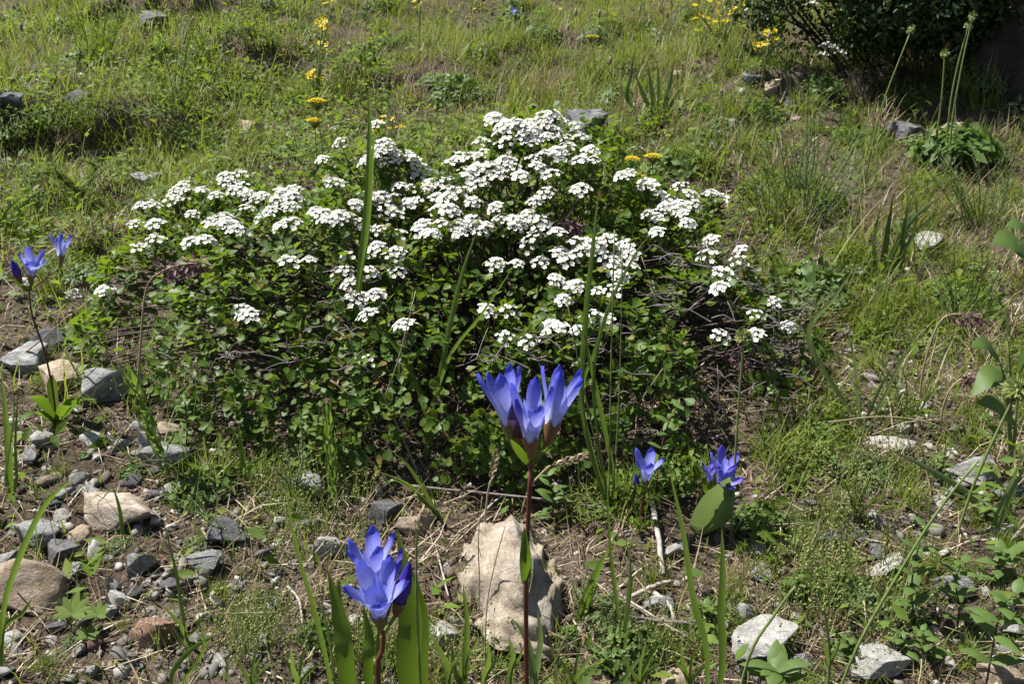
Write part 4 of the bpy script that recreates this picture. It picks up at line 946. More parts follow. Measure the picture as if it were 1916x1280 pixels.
for i, (b, p) in enumerate([((1600, 420), [(1620, 330), (1650, 200), (1705, 55)]), ((1780, 330), [(1780, 240), (1800, 120), (1820, 30)]), ((1770, 320), [(1775, 220), (1790, 130), (1812, 48)]), ((1745, 300), [(1760, 200), (1768, 100)])]):
    long_stem(['thin leaning stalk with a pale seed head before the dark shrub', 'tallest seed stalk before the dark trunk', 'seed stalk beside the tallest one before the dark trunk', 'short seed stalk before the dark shrub'][i], b, None, p, 4, head=seed_ball(9, 'capsule', 60, 1.4), name='seed_head_stalk', cat='seed head')

# grass spikes (ears with overlapping husks and bristles)
def ear(label, base, Y, stalk, a, b, wpx, m='blade', n=26, awn=1.0, name='grass_ear', cat='grass ear'):
    if Y is None: g = gp(*base); Y = g.y
    else: p = pix(*base, Y); g = Vector((p.x, Y, tz(p.x, Y)))
    root = thing(name, g, label, cat); A, B = pix(*a, Y), pix(*b, Y - .01); t = Y / ray(*a)[1]; wd = wpx * t / FPX
    stem(root, [g - Vector((0, 0, .004))] + [pix(*q, Y) for q in stalk] + [A], wd * .12, wd * .09, 'greenstem' if m == 'blade' else m, 'stalk', 10, 5)
    mb = MB(); ax = (B - A); L = ax.length; axn = ax.normalized(); sd = axn.orthogonal().normalized(); bn = axn.cross(sd)
    for i in range(n):
        u = (i + .5) / n * .9; an = i * 2.4; o = sd * math.cos(an) + bn * math.sin(an); p = A + ax * u; tw_ = wd * .42 * math.sin(math.pi * (.12 + .8 * u)) ** .6
        q = p + axn * L * .10 + o * tw_; e = p + axn * L * .22 + o * tw_ * .8
        mb.ribbon([p, q, e], wd * .30, axn.cross(o), .5, 0, lambda v: math.sin(math.pi * (.1 + .88 * v)))
        if awn: mb.ribbon([e, e + axn * L * .16 * awn + o * tw_ * .5], wd * .03, axn.cross(o), .1, 0, lambda v: 1 - v * .8)
    part('ear', mb, [m], root); return root
ear('big green grass spike beside the left foot of the bush', (318, 905), None, [(312, 880)], (306, 868), (240, 695), 40)
ear('green grass spike standing before the left part of the bush', (628, 975), None, [(628, 955)], (627, 945), (612, 770), 30)
ear('tan dry grass ear hanging right of the tall red stem', (975, 960), None, [(990, 915), (1020, 880)], (1030, 872), (1102, 852), 22, 'straw', 22)
ear('tan dry grass ear standing left of the tall red stem', (905, 1000), None, [(912, 930)], (918, 900), (930, 845), 20, 'straw', 18)
ear('tan dry wisp crossing the tall red stem over the big stone', (985, 1020), None, [(984, 1005)], (984, 998), (992, 962), 13, 'straw', 14)
ear('dry grass ear against the grass right of the big stone', (1150, 1010), None, [(1148, 1000)], (1147, 996), (1155, 975), 14, 'straw', 12)
# purple drooping panicles
def panicle(label, base, Y, path, r=40, n=60):
    if Y is None: g = gp(*base); Y = g.y
    else: p = pix(*base, Y); g = Vector((p.x, Y, tz(p.x, Y)))
    root = thing('grass_panicle', g, label, 'grass ear'); P = [pix(*q, Y) for q in path]; t = Y / ray(*path[-1])[1]; s = t / FPX
    stem(root, [g - Vector((0, 0, .004))] + P, 2.4 * s, 1.2 * s, 'straw', 'stalk', 14, 5); mb = MB(); Q = spline(P[-3:] if len(P) > 2 else P, 20)
    for i in range(n):
        p = Q[random.randrange(4, 20)]; d = Vector((random.gauss(0, 1), random.gauss(0, .6), random.gauss(-.35, .7))).normalized(); q = p + d * r * s * random.uniform(.15, .5)
        mb.tube([p, p.lerp(q, .5) + Vector((0, 0, 2 * s)), q], .5 * s, 3)
        e = q + (d + Vector((.3, 0, -.4))).normalized() * 13 * s; mb.ribbon([q, q.lerp(e, .5), e], 5 * s, None, .5, 0, lambda v: math.sin(math.pi * (.15 + .8 * v)))
    part('spikelets', mb, ['purple'], root)
panicle('drooping purple grass panicle over the left part of the bush', (250, 760), .86, [(262, 660), (270, 560), (285, 520), (330, 497), (372, 492)], 44, 80)
panicle('purple grass panicle hanging below the round seed head', (1400, 900), .88, [(1400, 760), (1398, 690), (1385, 665), (1372, 690)], 50, 60)
panicle('purple grass panicle over the grass right of the bush', (1720, 760), None, [(1730, 680), (1760, 600), (1800, 588), (1838, 600)], 30, 45)
panicle('purple grass panicle near the broad leaves', (1760, 830), None, [(1765, 760), (1790, 715), (1830, 705), (1860, 712)], 30, 45)
panicle('faded purple panicle among the right-hand flowers', (1090, 560), .95, [(1060, 470), (1040, 425), (1060, 418), (1090, 428)], 30, 45)

# ------------------------------------------------------------------ herbs
OV = lambda u: math.sin(math.pi * min(1, .06 + .94 * u) ** .75) if u < 1 else 0
def herb(label, base, path, pairs, lpx, Y=None, m='herbleaf', sm='bark', name='leafy_herb', wr=.5, start=.25):
    if Y is None: g = gp(*base); Y = g.y
    else: p = pix(*base, Y); g = Vector((p.x, Y, tz(p.x, Y)))
    root = thing(name, g, label, 'herb'); P = spline([g - Vector((0, 0, .004))] + [pix(*q, Y) for q in path], 24); t = Y / ray(*path[-1])[1]; s = t / FPX
    mb = MB(); mb.tube(P, [2.2 * s * (1 - .5 * i / 23) for i in range(24)], 5); part('stem', mb, [sm], root)
    for k in range(pairs):
        u = start + (1 - start) * k / max(pairs - 1, 1); p = P[min(int(u * 23), 23)]; a = k * 1.4 + random.uniform(-.4, .4); L = 1.3 * lpx * s * (1 - .35 * max(u - .6, 0) / .4) * random.uniform(.8, 1.15)
        for sg in (0, math.pi):
            d = Vector((math.cos(a + sg), math.sin(a + sg) * .8, random.uniform(.0, .5))).normalized(); leaf_blade(root, [p, p + d * L * .5 + Vector((0, 0, L * .08)), p + d * L + Vector((0, 0, -L * .08))], L * wr, m, d.cross(Vector((0, 0, 1))), 'leaf', .3, OV, 6)
    return root
herb('upright herb with opposite oval leaves before the upright pale stone', (1712, 1170), [(1706, 1100), (1715, 1040), (1732, 985)], 7, 34)
herb('herb with paired grey-green leaves right of the tall blue bloom', (1226, 940), [(1232, 870), (1248, 800), (1268, 758)], 7, 30, sm='redstem')
herb('bushy herb with rounded leaves under the upright herb', (1735, 1245), [(1738, 1215), (1725, 1180)], 6, 30)
herb('second bushy herb with rounded leaves near the crusty stone', (1700, 1230), [(1690, 1210), (1685, 1185)], 5, 28)
herb('spreading herb with large oval leaves at the right edge', (1850, 1280), [(1860, 1200), (1875, 1140), (1900, 1110)], 6, 44, .48)
herb('herb leaning over the grey wedge stone', (1790, 1185), [(1795, 1140), (1788, 1090), (1800, 1050)], 6, 34)
herb('low herb behind the grey wedge stone', (1870, 1090), [(1868, 1060), (1875, 1030)], 5, 36)
herb('leaf rosette of long oval leaves at the foot of the whitish slab', (1450, 1285), [(1450, 1268), (1452, 1255)], 6, 58, .46, start=.5)
herb('small herb with glossy leaves under the tall blue bloom', (1030, 980), [(1035, 940), (1025, 890)], 6, 36, wr=.42)
herb('small herb at the shaded foot of the bush', (880, 900), [(884, 860), (872, 825)], 5, 34)
for bx, by, lab in [(1130, 1265, 'low herb with rounded leaves right of the big stone'), (1590, 1240, 'low herb with rounded leaves beside the forked stalk'), (1320, 1175, 'low herb under the thick pale-tipped blades'), (1560, 900, 'low herb behind the fan of narrow blades'),
        (1480, 1120, 'low herb behind the whitish slab'), (1840, 980, 'low herb before the right-hand grass blades'), (1760, 900, 'low herb under the arching pale straw')]:
    herb(lab, (bx, by), [(bx + random.uniform(-8, 8), by - 22), (bx + random.uniform(-14, 14), by - 44)], 5, 24)
herb('thin herb at the left of the bush foot', (345, 860), [(350, 800), (345, 745)], 7, 20)
herb('pale herb behind the green grass spike', (585, 900), [(590, 830), (600, 760)], 9, 18, m='weedleaf')
def broadleaf(label, base, leaves, Y=None):
    g = gp(*base) if Y is None else None
    if g is None: p = pix(*base, Y); g = Vector((p.x, Y, tz(p.x, Y)))
    Yg = g.y; root = thing('broadleaf_herb', g, label, 'herb')
    for a, b, wpx in leaves:
        t = Yg / ray(*a)[1]; p, q = pix(*a, Yg), pix(*b, Yg - .02); stem(root, [g, g.lerp(p, .6) + Vector((0, 0, .01)), p], 2.5 * t / FPX, 2 * t / FPX, 'greenstem', 'leaf_stalk', 6, 5)
        leaf_blade(root, [p, p.lerp(q, .5) + Vector((0, 0, .01)), q], wpx * t / FPX, 'herbleaf', Vector((.2, .8, .45)), 'leaf', .2, OV, 10)
broadleaf('tall herb with one big pale leaf at the right edge', (1930, 640), [((1925, 470), (1855, 455), 60), ((1930, 440), (1880, 425), 34)])
broadleaf('herb with several wide toothed leaves under the fluffy seed head', (1890, 880), [((1880, 700), (1815, 745), 48), ((1870, 670), (1815, 650), 36), ((1900, 790), (1825, 755), 44), ((1885, 640), (1882, 585), 24), ((1905, 700), (1930, 660), 36)])
def palmate(label, base, cen, r, lobes=7, Y=None, n=3):
    g = gp(*base); Yg = g.y; root = thing('palmate_herb', g, label, 'herb'); t = Yg / ray(*cen)[1]
    for k in range(n):
        c = pix(cen[0] + (k and random.uniform(-60, 60)), cen[1] + (k and random.uniform(-10, 45)), Yg - .01 * k); rr = r * t / FPX * (1 if k == 0 else .65)
        stem(root, [g, g.lerp(c, .5) + Vector((0, 0, .008)), c], .0009, .0007, 'greenstem', 'leaf_stalk', 6, 5); mb = MB()
        for i in range(lobes):
            a = -2.0 + 4.0 * i / (lobes - 1) + 1.57; d = Vector((math.cos(a), math.sin(a) * .75, math.sin(a) * .35 + .25)).normalized() * rr * (1 - .25 * abs(i / (lobes - 1) - .5) * 2)
            mb.ribbon([c, c + d * .6, c + d], rr * .42, d.cross(Vector((0, -.5, 1))), .15, 0, lambda u: (.35 + 1.0 * u if u < .65 else 1 - (u - .65) / .5))
        part('leaf', mb, ['weedleaf' if n > 1 else 'herbleaf'], root)
palmate('plant with deeply cut palmate leaves before the broad tan stone', (135, 1190), (135, 1150), 42)
palmate('small pale cut-leaved plant beside the big grass spike', (335, 850), (335, 826), 28, n=2)
palmate('cut-leaved plant at the shaded foot of the bush', (835, 890), (828, 868), 22, n=2)
# feathery sprigs
def feathery(label, base, fronds, m='mossy', Y=None, dens=30, name='feathery_herb', lw=9):
    g = gp(*base); Yg = g.y; root = thing(name, g, label, 'herb'); t = Yg / ray(*base)[1]; s = t / FPX
    for pts in fronds:
        P = spline([g] + [pix(*q, Yg - .012 * i) for i, q in enumerate(pts)], 24); mb = MB(); mb.tube(P, 1.0 * s, 4)
        for k in range(dens):
            u = .22 + .78 * (k + .5) / dens; p = P[min(int(u * 23), 23)]; L = lw * s * (1.25 - .8 * u) * random.uniform(.7, 1.3) * 1.6
            for sg in (-1, 1):
                for z in (0, 1):
                    d = Vector((random.gauss(0, .5), sg * .6 + random.gauss(0, .4), random.gauss(.25, .5) + z * .3)).normalized(); mb.ribbon([p, p + d * L], 1.5 * s, None, .1, 0, lambda v: 1 - v * .7)
        part('frond', mb, [m], root)
feathery('feathery yellow-green leaf left of the bush top', (150, 400), [[(165, 345), (210, 308), (232, 300)], [(140, 350), (110, 325), (60, 322)], [(155, 350), (180, 315), (160, 300)], [(150, 370), (120, 340), (100, 312)]], lw=16, dens=44)
feathery('feathery yellow-green leaf right of the flowers', (1400, 590), [[(1418, 545), (1450, 515), (1480, 512)], [(1410, 550), (1420, 515), (1405, 500)], [(1420, 560), (1460, 540), (1490, 535)]], lw=15, dens=40)
feathery('mossy yellow-green herb right of the lowest flower heads', (1530, 660), [[(1525, 640), (1520, 620)], [(1540, 650), (1550, 640)], [(1520, 650), (1500, 625)]], lw=12)
feathery('fine feathery clump right of the bush', (1640, 640), [[(1660, 610), (1690, 582)], [(1640, 600), (1645, 575)], [(1650, 620), (1720, 595)], [(1630, 620), (1600, 590)]], lw=12)
feathery('bluish feathery sprig above the purplish grey stone', (545, 930), [[(540, 880), (530, 830)], [(555, 900), (570, 850)], [(535, 900), (510, 875)], [(565, 880), (562, 770)]], 'grey_green', lw=8)
feathery('low bluish trailing sprigs near the dark grey stone', (440, 1010), [[(400, 970), (350, 955), (300, 925)], [(430, 990), (400, 985), (370, 960)], [(450, 1010), (480, 990), (520, 985)]], 'grey_green', lw=7)
feathery('bushy feathery herb between the stony ground and leaning stem', (1600, 980), [[(1600, 920), (1605, 860)], [(1590, 930), (1580, 900)], [(1620, 950), (1650, 930)], [(1640, 960), (1690, 945)], [(1610, 940), (1630, 890)]], 'weedleaf', lw=9)
feathery('feathery tuft by the right side of the big stone', (1095, 1150), [[(1090, 1110), (1100, 1060)], [(1080, 1120), (1070, 1085)], [(1105, 1130), (1118, 1095)]], 'grey_green', lw=9)
feathery('bright green mossy tuft beside the whitish slab', (1395, 1040), [[(1395, 1030), (1395, 1020)], [(1385, 1035), (1380, 1028)], [(1405, 1035), (1408, 1028)]], 'weedleaf', lw=12)
# broom-like plant with many thin stems
def broom(label, base, n, spread, tip0, tip1, m='grey_green', w=2.2):
    g = gp(*base); Yg = g.y; root = thing('broom_herb', g, label, 'herb'); t = Yg / ray(*base)[1]; s = t / FPX
    for k in range(n):
        tx = random.uniform(tip0[0], tip1[0]); ty = random.uniform(tip0[1], tip1[1]); bx = base[0] + (tx - base[0]) * random.uniform(0, .5) * spread
        q = pix(tx, ty, Yg + random.uniform(-.1, .1)); b = gp(bx, base[1] + random.uniform(-25, 15)); mid = b.lerp(q, .5) + Vector((random.gauss(0, .006), random.gauss(0, .006), .006)); P = spline([b, mid, q], 12)
        mb = MB(); mb.tube(P, [w * .5 * s * (1 - .5 * i / 11) for i in range(12)], 4)
        for j in range(10):
            p = P[random.randrange(3, 12)]; d = Vector((random.gauss(.1, .5), random.gauss(0, .5), random.uniform(.3, 1))).normalized(); L = random.uniform(8, 22) * s; mb.ribbon([p, p + d * L * .6, p + d * L], 2.0 * s, None, .2)
        part('stem', mb, [m], root)
broom('broom-like herb with many thin green stems before the dark shrub', (1500, 420), 60, 1, (1400, 180), (1680, 360))
broom('wispy herb with thin green stems under the broom-like one', (1440, 430), 26, 1, (1370, 300), (1500, 400), 'weedleaf')
broom('wispy grey-green herb at the right edge above the broad leaf', (1830, 430), 30, 1, (1720, 250), (1915, 400))
broom('tall thin green herb among grass at the top left', (330, 200), 12, .6, (280, 20), (400, 160), 'weedleaf')
broom('upright grass-like herb at the top left corner', (180, 130), 18, .8, (120, 0), (240, 90), 'weedleaf')
broom('wispy weed stems right of the feathery clump', (1800, 620), 22, 1, (1700, 430), (1910, 590), 'grey_green')
broom('low weed stems under the seed heads on the right', (1700, 800), 22, 1.2, (1560, 640), (1780, 780), 'weedleaf')
# seed stalks standing in the grass high on the slope
for i in range(34):
    bx, by = random.uniform(60, 1480), random.uniform(60, 260); g = gp(bx, by)
    if canopy(np.array([g.x]), np.array([g.y]))[0] > .02: continue
    wh = 'left of the tall yellow spire' if bx < 585 else 'between yellow spire and lone yellow head' if bx < 1105 else 'right of the lone yellow head'
    root = thing('seed_stalk', g, 'thin grass stalk with a small brown head ' + wh, 'grass', 'seed stalks ' + wh); H = random.uniform(.12, .30); tip = g + Vector((random.gauss(0, .03), random.gauss(0, .03), H))
    stem(root, [g, g.lerp(tip, .5) + Vector((random.gauss(0, .006), 0, 0)), tip], .0009, .0006, 'greenstem', 'stalk', 6, 4)
    mb = MB(); mb.tube([tip - Vector((0, 0, .004)), tip, tip + Vector((0, 0, .008)), tip + Vector((0, 0, .013))], [.001, .0035, .003, .001], 6); part('head', mb, ['straw'], root)

# ------------------------------------------------------------------ yellow flowers
def yellow_head(label, base, top, wpx, Y=None, group=None):
    g = gp(*base) if Y is None else None
    if g is None: p = pix(*base, Y); g = Vector((p.x, Y, tz(p.x, Y)))
    Yg = g.y; root = thing('yellow_flower', g, label, 'flower', group); tp = pix(*top, Yg); t = Yg / ray(*top)[1]; r = wpx * .5 * t / FPX; low = tp - Vector((0, 0, r * .9))
    stem(root, [g, g.lerp(low, .5) + Vector((random.gauss(0, .004), random.gauss(0, .004), 0)), low], .0012, .001, 'greenstem', 'stalk', 8, 5)
    mb = MB(); n = 46
    for k in range(n):
        rr = math.sqrt((k + .5) / n); a = k * 2.39996; p = tp + Vector((math.cos(a) * r * rr, math.sin(a) * r * rr, r * .32 * (1 - rr * rr)))
        mb.tube([low, low.lerp(p, .6), p], r * .03, 3, 1, False)
        for j in range(5):
            b = j * 1.2566 + k; d = Vector((math.cos(b), math.sin(b), .35)) * r * .17; mb.ribbon([p, p + d * .6, p + d], r * .17, Vector((-d.y, d.x, 0)), .2, 0, OV)
    part('flower_head', mb, ['yellow', 'greenstem'], root)
yellow_head('yellow domed flower head, upper of two above the bush', (597, 345), (592, 190), 38, 1.42)
yellow_head('yellow domed flower head, lower of two above the bush', (590, 330), (588, 226), 32, 1.40)
yellow_head('lone yellow flower head in the upper grass', (1115, 190), (1108, 69), 25)
yellow_head('yellow flower head peeking behind the bush, left of its pair', (1184, 400), (1181, 298), 34, 1.24)
yellow_head('yellow flower head peeking behind the bush, right of its pair', (1222, 400), (1222, 293), 34, 1.22)
yellow_head('small low yellow flower head under the yellow pair', (1206, 400), (1206, 331), 22, 1.17)
def yellow_spray(label, base, spots, wpx=15, name='yellow_spray'):
    g = gp(*base); Yg = g.y; root = thing(name, g, label, 'flower'); st = MB(); ax = pix(*spots[-1], Yg)
    for px, py in spots:
        p = pix(px, py, Yg + random.uniform(-.02, .02)); t = Yg / ray(px, py)[1]; r = wpx * .5 * t / FPX; st.tube(spline([g + Vector((random.gauss(0, .004), 0, 0)), g.lerp(p, .55) + Vector((0, 0, .008)), p], 6), .0008, 4)
        mb = MB(); tilt = Vector((random.gauss(0, .5), random.gauss(-.5, .4), 1)).normalized(); u = tilt.orthogonal().normalized(); v = tilt.cross(u)
        for j in range(5):
            b = j * 1.2566; d = (u * math.cos(b) + v * math.sin(b) + tilt * .2) * r; mb.ribbon([p, p + d * .6, p + d], r * .62, tilt.cross(d), .15, 0, OV)
        mb.tube([p, p + tilt * r * .25, p + tilt * r * .4], [r * .22, r * .2, r * .05], 5); part('flower', mb, ['yellow'], root)
    part('stems', st, ['greenstem'], root)
def spots(n, x0, y0, x1, y1): return [(random.uniform(x0, x1), random.uniform(y0, y1)) for k in range(n)]
yellow_spray('tall yellow flower spire behind the left of the bush', (592, 190), spots(8, 576, 112, 606, 150) + spots(12, 588, 15, 612, 108) + [(622, -2), (608, 6)], 15)
yellow_spray('yellow blooms beside the left edge of the bush crown', (725, 300), [(700, 243), (712, 228), (728, 240), (742, 238), (752, 236), (722, 262), (735, 222), (718, 218)], 14)
yellow_spray('wide patch of yellow blooms on the upper slope', (1350, 95), spots(26, 1298, 0, 1400, 58) + [(1330, 44), (1380, 22)], 13)
yellow_spray('small yellow flower clump before the dark shrub', (1430, 150), spots(9, 1410, 72, 1440, 100) + spots(5, 1432, 50, 1452, 72), 14)
yellow_spray('faint yellow blooms at the top of the slope', (790, 60), spots(5, 770, 0, 800, 14) + [(888, 16), (1048, 16), (1150, 26)], 9)
# ------------------------------------------------------------------ grass tufts and leafy clumps, one by one
def tuft_mesh(seed, n, mname, lean, bend):
    r = np.random.default_rng(seed); P = np.stack([r.normal(0, .24, n), r.normal(0, .24, n), np.full(n, -.06)], 1)
    V, F, T = ribbons(P, r.random(n) * 6.283, math.pi / 2 - np.abs(r.normal(0, lean, n)), .45 + .75 * r.random(n), .018 + .022 * r.random(n), bend * r.random(n) * 1.6, 4)
    return np_mesh('grass_tuft', V, F, mname, {'t': T})
TUFT = [tuft_mesh(k, (110, 140, 90, 150, 120, 100)[k], 'grass', (.45, .6, .35, .75, .5, .3)[k], (.9, 1.1, .6, 1.0, 1.3, .4)[k]) for k in range(6)]
TUFT_DRY = [tuft_mesh(k + 20, 90, 'straw', .6, 1.0) for k in range(3)]
def clump_mesh(seed, n, mname, leafsize, narrow):
    r = np.random.default_rng(seed); a = r.random(n) * 6.283; rad = r.random(n) ** .5; h = (1 - rad ** 2) ** .5 * (.35 + .65 * r.random(n)) * .62
    P = np.stack([np.cos(a) * rad, np.sin(a) * rad, h - .05], 1); Z = np.stack([np.cos(a) * rad, np.sin(a) * rad, np.full(n, .8)], 1) + r.normal(0, .4, (n, 3))
    tv = np.array(LEAF, float) * np.array([narrow, 1, 1]); V, F = scatter(tv, LEAF_F, P, frames(Z, r.random(n) * 6.283), leafsize * (.6 + .8 * r.random(n)))
    return np_mesh('weed_clump', V, F, mname)
CLUMP = [clump_mesh(k, (420, 320, 520, 280, 380)[k], ('weedleaf', 'herbleaf', 'weedleaf', 'grey_green', 'mossy')[k], (.20, .28, .15, .26, .16)[k], (1.1, 1.3, .7, .9, .45)[k]) for k in range(5)]
WORD = ['bright green small-leaved', 'round-leaved', 'dense fine-leaved', 'grey-green', 'yellow-green feathery']
GZ = [((1480, 150, 1910, 310), 'at the foot of the dark shrub', 16, 18, (.04, .10)), ((1390, 540, 1560, 880), 'against the right end of the bush', 12, 12, (.03, .08)), ((60, 570, 330, 730), 'against the left end of the bush', 6, 8, (.025, .05)),
      ((0, 10, 570, 330), 'on the slope left of the yellow spire', 44, 40, (.035, .09)), ((600, 5, 1150, 205), 'on the slope straight behind the bush', 36, 32, (.035, .09)), ((1150, 5, 1450, 330), 'on the slope before the dark shrub', 26, 26, (.035, .09)),
      ((1420, 280, 1910, 700), 'in the grass right of the bush', 46, 18, (.03, .075)), ((1420, 700, 1910, 1080), 'on the soil behind the pale slabs', 30, 10, (.02, .05)), ((0, 350, 190, 560), 'at the left end of the bush', 10, 9, (.04, .08)),
      ((330, 850, 1480, 960), 'along the shaded foot of the bush', 18, 16, (.025, .06)), ((380, 1090, 1380, 1285), 'around the foot of the big tan stone', 20, 14, (.015, .035)), ((0, 860, 400, 1285), 'between the stones around the pink stone', 12, 5, (.010, .022)), ((1380, 1080, 1910, 1285), 'between the pale slabs', 16, 12, (.015, .035))]
for (x0, y0, x1, y1), wh, nt_f, nw_f, sz in GZ:
    for k in range(nt_f + nw_f):
        g = gp(random.uniform(x0, x1), random.uniform(y0, y1))
        if canopy(np.array([g.x]), np.array([g.y]))[0] > .03: continue
        s_ = random.uniform(*sz)
        if k < nt_f:
            dry = random.random() < (.42 if x0 > 1300 else .26); o = link('grass_tuft', random.choice(TUFT_DRY if dry else TUFT)); kd = 'dry straw-coloured' if dry else 'green'
            tag(o, '%s grass tuft %s' % (kd, wh), 'grass', '%s grass tufts %s' % (kd, wh)); o.scale = (s_, s_, s_ * random.uniform(.8, 1.2))
        else:
            q = random.randrange(5); o = link('weed_clump', CLUMP[q]); s_ *= .85; tag(o, '%s weed cushion %s' % (WORD[q], wh), 'weeds', '%s weed cushions %s' % (WORD[q], wh)); o.scale = (s_, s_ * random.uniform(.7, 1.1), s_ * random.uniform(.7, 1.5))
        o.location = g; o.rotation_euler = (random.gauss(0, .12), random.gauss(0, .12), random.random() * 6.28)
# ------------------------------------------------------------------ small white blooms on the dark shrub's lower edge are on it; dark shrub and tree
def shrub(name, label, cen, lobes, n, leafm, size, twn, singles=200, cat='shrub', seed=1):
    root = thing(name, (cen[0], cen[1], tz(cen[0], cen[1])), label, cat); g = root.location; D = RNG.normal(0, 1, (n, 3)); D /= np.linalg.norm(D, axis=1, keepdims=True); li = RNG.integers(0, len(lobes), n)
    L = np.array(lobes); rr = .55 + .45 * RNG.random(n) ** .5; Pp = L[li, :3] + D * L[li, 3:6] * rr[:, None]; Pp += RNG.normal(0, .012, (n, 3))
    k = vnoise(Pp[:, 0] * 9, Pp[:, 1] * 9, Pp[:, 2] * 9, 90 + seed) > -.25; Pp = Pp[k]; D = D[k]; k = Pp[:, 2] + g.z > terrain(Pp[:, 0] + g.x, Pp[:, 1] + g.y) + .02; Pp = Pp[k]; D = D[k]
    st = MB()
    for i in RNG.choice(len(Pp), twn, replace=False):
        t = Vector(Pp[i]); b = Vector((t.x * .25, t.y * .25, 0)); b.z = tz(b.x + g.x, b.y + g.y) - g.z - .02
        st.tube(spline([b, b.lerp(t, .45) + Vector((random.gauss(0, .03), random.gauss(0, .03), .02)), t], 8), [.006 * (1 - .85 * j / 7) for j in range(8)], 4)
    o = part('branches', st, ['trunk'], root, world=False); o['kind'] = 'stuff'
    per = 7; m = len(Pp) * per; P = np.repeat(Pp, per, 0) + RNG.normal(0, .014, (m, 3)); Z = np.repeat(D, per, 0) * .5 + RNG.normal(0, .45, (m, 3)) + np.array([[0, 0, .7]]); Rm = frames(Z, RNG.random(m) * 6.28); S = size[0] + (size[1] - size[0]) * RNG.random(m)
    ds = np.linalg.norm(P + np.array(g) - np.array([0, 0, CAM_H]), axis=1); rank = np.argsort(ds); sg, rs = rank[:singles], rank[singles:]
    V, F = scatter(LEAF, LEAF_F, P[rs], Rm[rs], S[rs]); link('foliage', np_mesh('foliage', V, F, leafm), root)['kind'] = 'stuff'
    lm = np_mesh('leaf', np.array(LEAF, float), LEAF_F, leafm + '_o')
    for i in sg: o = link('leaf', lm, root); o.matrix_local = Matrix.Translation(P[i]) @ Matrix(Rm[i].tolist()).to_4x4() @ Matrix.Scale(float(S[i]), 4)
    return root
sh = shrub('dark_shrub', 'dark green shrub with shaded hollow on the upper right slope', (1.02, 2.30), [(-.10, -.05, .32, .40, .33, .30), (-.30, -.20, .20, .22, .22, .18), (.28, -.10, .50, .42, .36, .36), (.02, -.32, .17, .28, .16, .14), (.45, .0, .40, .35, .3, .35), (.1, .2, .7, .5, .4, .3), (-.12, -.34, .12, .2, .14, .1), (.25, -.3, .3, .25, .15, .2)], 9500, 'darkleaf', (.011, .022), 60)
for px, py in [(1545, 92), (1557, 97), (1540, 110), (1573, 106), (1520, 14)]:
    p = pix(px, py, 1.88); o = link('flower_cluster', COR[4][1], sh); o.matrix_local = Matrix.Translation(p - sh.location) @ Matrix.Scale(.8, 4)
def tree():
    g = gp(1950, 285); g.y += .2; g.z = tz(g.x, g.y); root = thing('old_tree', g, 'dark gnarled tree trunk behind the tan boulder', 'tree'); mb = MB()
    P = [(0, 0, -.05), (.0, .01, .12), (-.015, .02, .3), (.03, .03, .6), (.10, .05, 1.0), (.14, .1, 1.5)]; pts = spline(P, 22)
    mb.tube(pts, [.075 - .03 * (i / 21) + .03 * math.exp(-i / 2.5) for i in range(22)], 14)
    V = np.array(mb.v); V += (V * np.array([1, 1, 0])) * (.5 * vnoise(V[:, 0] * 26, V[:, 1] * 26, V[:, 2] * 5, 5) + .3 * vnoise(V[:, 0] * 60, V[:, 1] * 60, V[:, 2] * 14, 6))[:, None]; mb.v = [tuple(v) for v in V]
    part('trunk', mb, ['trunk'], root, world=False); lim = MB(); tips = []
    for k in range(16):
        a = random.uniform(0, 6.28); b = Vector(pts[random.randrange(8, 22)]); e = b + Vector((math.cos(a) * .45, math.sin(a) * .45, random.uniform(.0, .5))); lim.tube(spline([b, b.lerp(e, .5) + Vector((0, 0, .06)), e], 8), [.02 * (1 - .8 * j / 7) for j in range(8)], 5); tips.append(e)
    for e in ((-.35, .1, .62), (-.5, .15, .8), (-.22, 0, .72), (-.12, -.12, .66), (-.62, .1, .62), (-.3, .25, .8), (-.42, -.05, .95)):  # extra limbs added on the left so their leaves shade the trunk
        e = Vector(e); b = Vector(pts[12]); lim.tube(spline([b, b.lerp(e, .5) + Vector((0, 0, .05)), e], 8), [.016 * (1 - .8 * j / 7) for j in range(8)], 5); tips.append(e)
    part('limbs', lim, ['trunk'], root, world=False); n = 20000; ti = RNG.integers(0, len(tips), n); P = np.array([t[:] for t in tips])[ti] + RNG.normal(0, .17, (n, 3)); P = P[P[:, 2] > .52]; n = len(P)
    V, F = scatter(LEAF, LEAF_F, P, frames(RNG.normal(0, .6, (n, 3)) + np.array([[0, 0, .8]]), RNG.random(n) * 6.28), .016 + .014 * RNG.random(n)); link('crown', np_mesh('crown', V, F, 'darkleaf'), root)['kind'] = 'stuff'
tree()

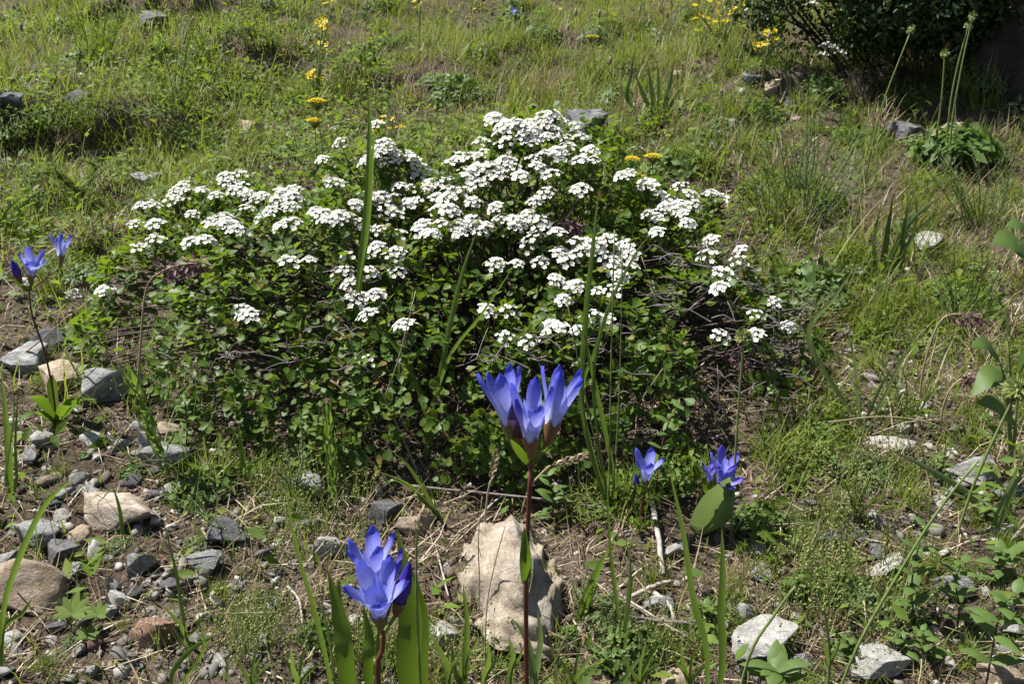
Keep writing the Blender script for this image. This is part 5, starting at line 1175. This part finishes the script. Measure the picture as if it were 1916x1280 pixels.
# ------------------------------------------------------------------ fallen sticks and long straws
def stick(label, pts, wpx, m='bleached', lift=.006, name='stick'):
    P = []; 
    for i, q in enumerate((pts[0], pts[-1])):
        g, t = hit(*q); P.append(g + Vector((0, 0, lift + wpx * .5 * t / FPX)))
    mid = P[0].lerp(P[1], .5) + Vector((random.gauss(0, .003), random.gauss(0, .003), .002)); P = [P[0], mid, P[1]]
    t = (P[0] - Vector((0, 0, CAM_H))).length; root_loc = P[0].copy(); Q = spline(P, 12); Q = [q + Vector((random.gauss(0, .0002), random.gauss(0, .0002), random.gauss(0, .0002))) for q in Q]; mb = MB(); r = wpx * .5 * t / FPX
    mb.tube(Q, [r * random.uniform(.85, 1.1) * (1 - .25 * i / 11) for i in range(12)], 7); mb.tube([Q[0] + (Q[0] - Q[1]) * .01, Q[0]], [r * .5, r], 7, cap=False)
    me = mb.mesh(name, [m]); me.transform(Matrix.Translation(-root_loc)); o = link(name, me, None, root_loc); tag(o, label, 'stick' if name == 'stick' else 'straw'); return o
stick('thick bleached stick standing out of the bush foot', [(1217, 945), (1232, 1010), (1240, 1090)], 11)
stick('short bleached stick end pointing right over the grey stone', [(1180, 1130), (1220, 1115), (1257, 1100)], 8)
stick('pale flat stick leaning down from the short stick', [(1222, 1122), (1245, 1155), (1262, 1182)], 9)
stick('long grey stick under the fallen twigs', [(1150, 1165), (1220, 1175), (1310, 1182)], 7, 'greytwig')
stick('thin pale twig slanting past the long grey stick', [(1160, 1125), (1230, 1165), (1300, 1215)], 4)
stick('thin white twig at the shaded bush foot', [(895, 985), (935, 945), (985, 915)], 4)
stick('long grey twig lying along the bush foot', [(760, 920), (900, 935), (1080, 955), (1180, 968)], 5, 'greytwig')
stick('bleached twig beside the low blue bloom', [(815, 1030), (833, 1090), (850, 1165)], 4)
stick('short bleached twig on the bare soil', [(540, 1110), (556, 1145), (568, 1180)], 5)
stick('dark grey root end near the eroded bank', [(40, 205), (46, 225), (54, 245)], 7, 'bleached')
stick('pale bare twig on the eroded bank', [(48, 230), (70, 255), (90, 268)], 3)
stick('pale driftwood-like twig above the eroded bank', [(45, 152), (70, 160), (92, 163)], 5)
def straw(label, base, Y, pts, wpx):
    if Y is None: g = gp(*base); Y = g.y
    else: p = pix(*base, Y); g = Vector((p.x, Y, tz(p.x, Y)))
    P = [g] + [pix(*q, Y) for q in pts]; t = Y / ray(*pts[-1])[1]; mb = MB(); mb.tube(spline(P, 14), [wpx * .5 * t / FPX * (1 - .4 * i / 13) for i in range(14)], 5); me = mb.mesh('dry_stem', ['straw']); me.transform(Matrix.Translation(-g)); tag(link('dry_stem', me, None, g), label, 'straw')
straw('long pale straw leaning over the stones left of the bush', (0, 690), None, [(60, 650), (130, 590)], 4)
straw('bleached straw leaning before the left part of the bush', (782, 885), None, [(745, 800), (712, 728)], 5)
straw('bleached bent straw beside the green grass spike', (705, 870), None, [(690, 790), (660, 745), (618, 712)], 4)
straw('long pale straw rising beside the bent straw', (650, 870), None, [(700, 780), (740, 690), (778, 545)], 4)
straw('thin pale straw low beside the grass spike', (190, 880), None, [(230, 810), (285, 720)], 3)
straw('thin reddish dry stem right of the bush middle', (1265, 880), .82, [(1255, 740), (1240, 600), (1200, 480)], 3)
straw('brown dry stem leaning toward the paired-leaf herb', (1130, 880), None, [(1180, 780), (1240, 690)], 3)
straw('white dry straw leaning in the upper left grass', (340, 120), None, [(345, 75), (362, 30)], 5)
straw('bleached straw lying before the dark shrub', (1635, 272), None, [(1690, 258), (1755, 240)], 4)
straw('arching pale straw over the cream stone', (1820, 860), None, [(1760, 800), (1660, 780), (1550, 790)], 4)
straw('thin brown dry stem across the big stone', (905, 1230), .5, [(910, 1150), (925, 1060), (945, 985)], 3)
straw('upright thin dry stem left of the big stone', (895, 1160), None, [(897, 1090), (895, 1010), (902, 930)], 3)
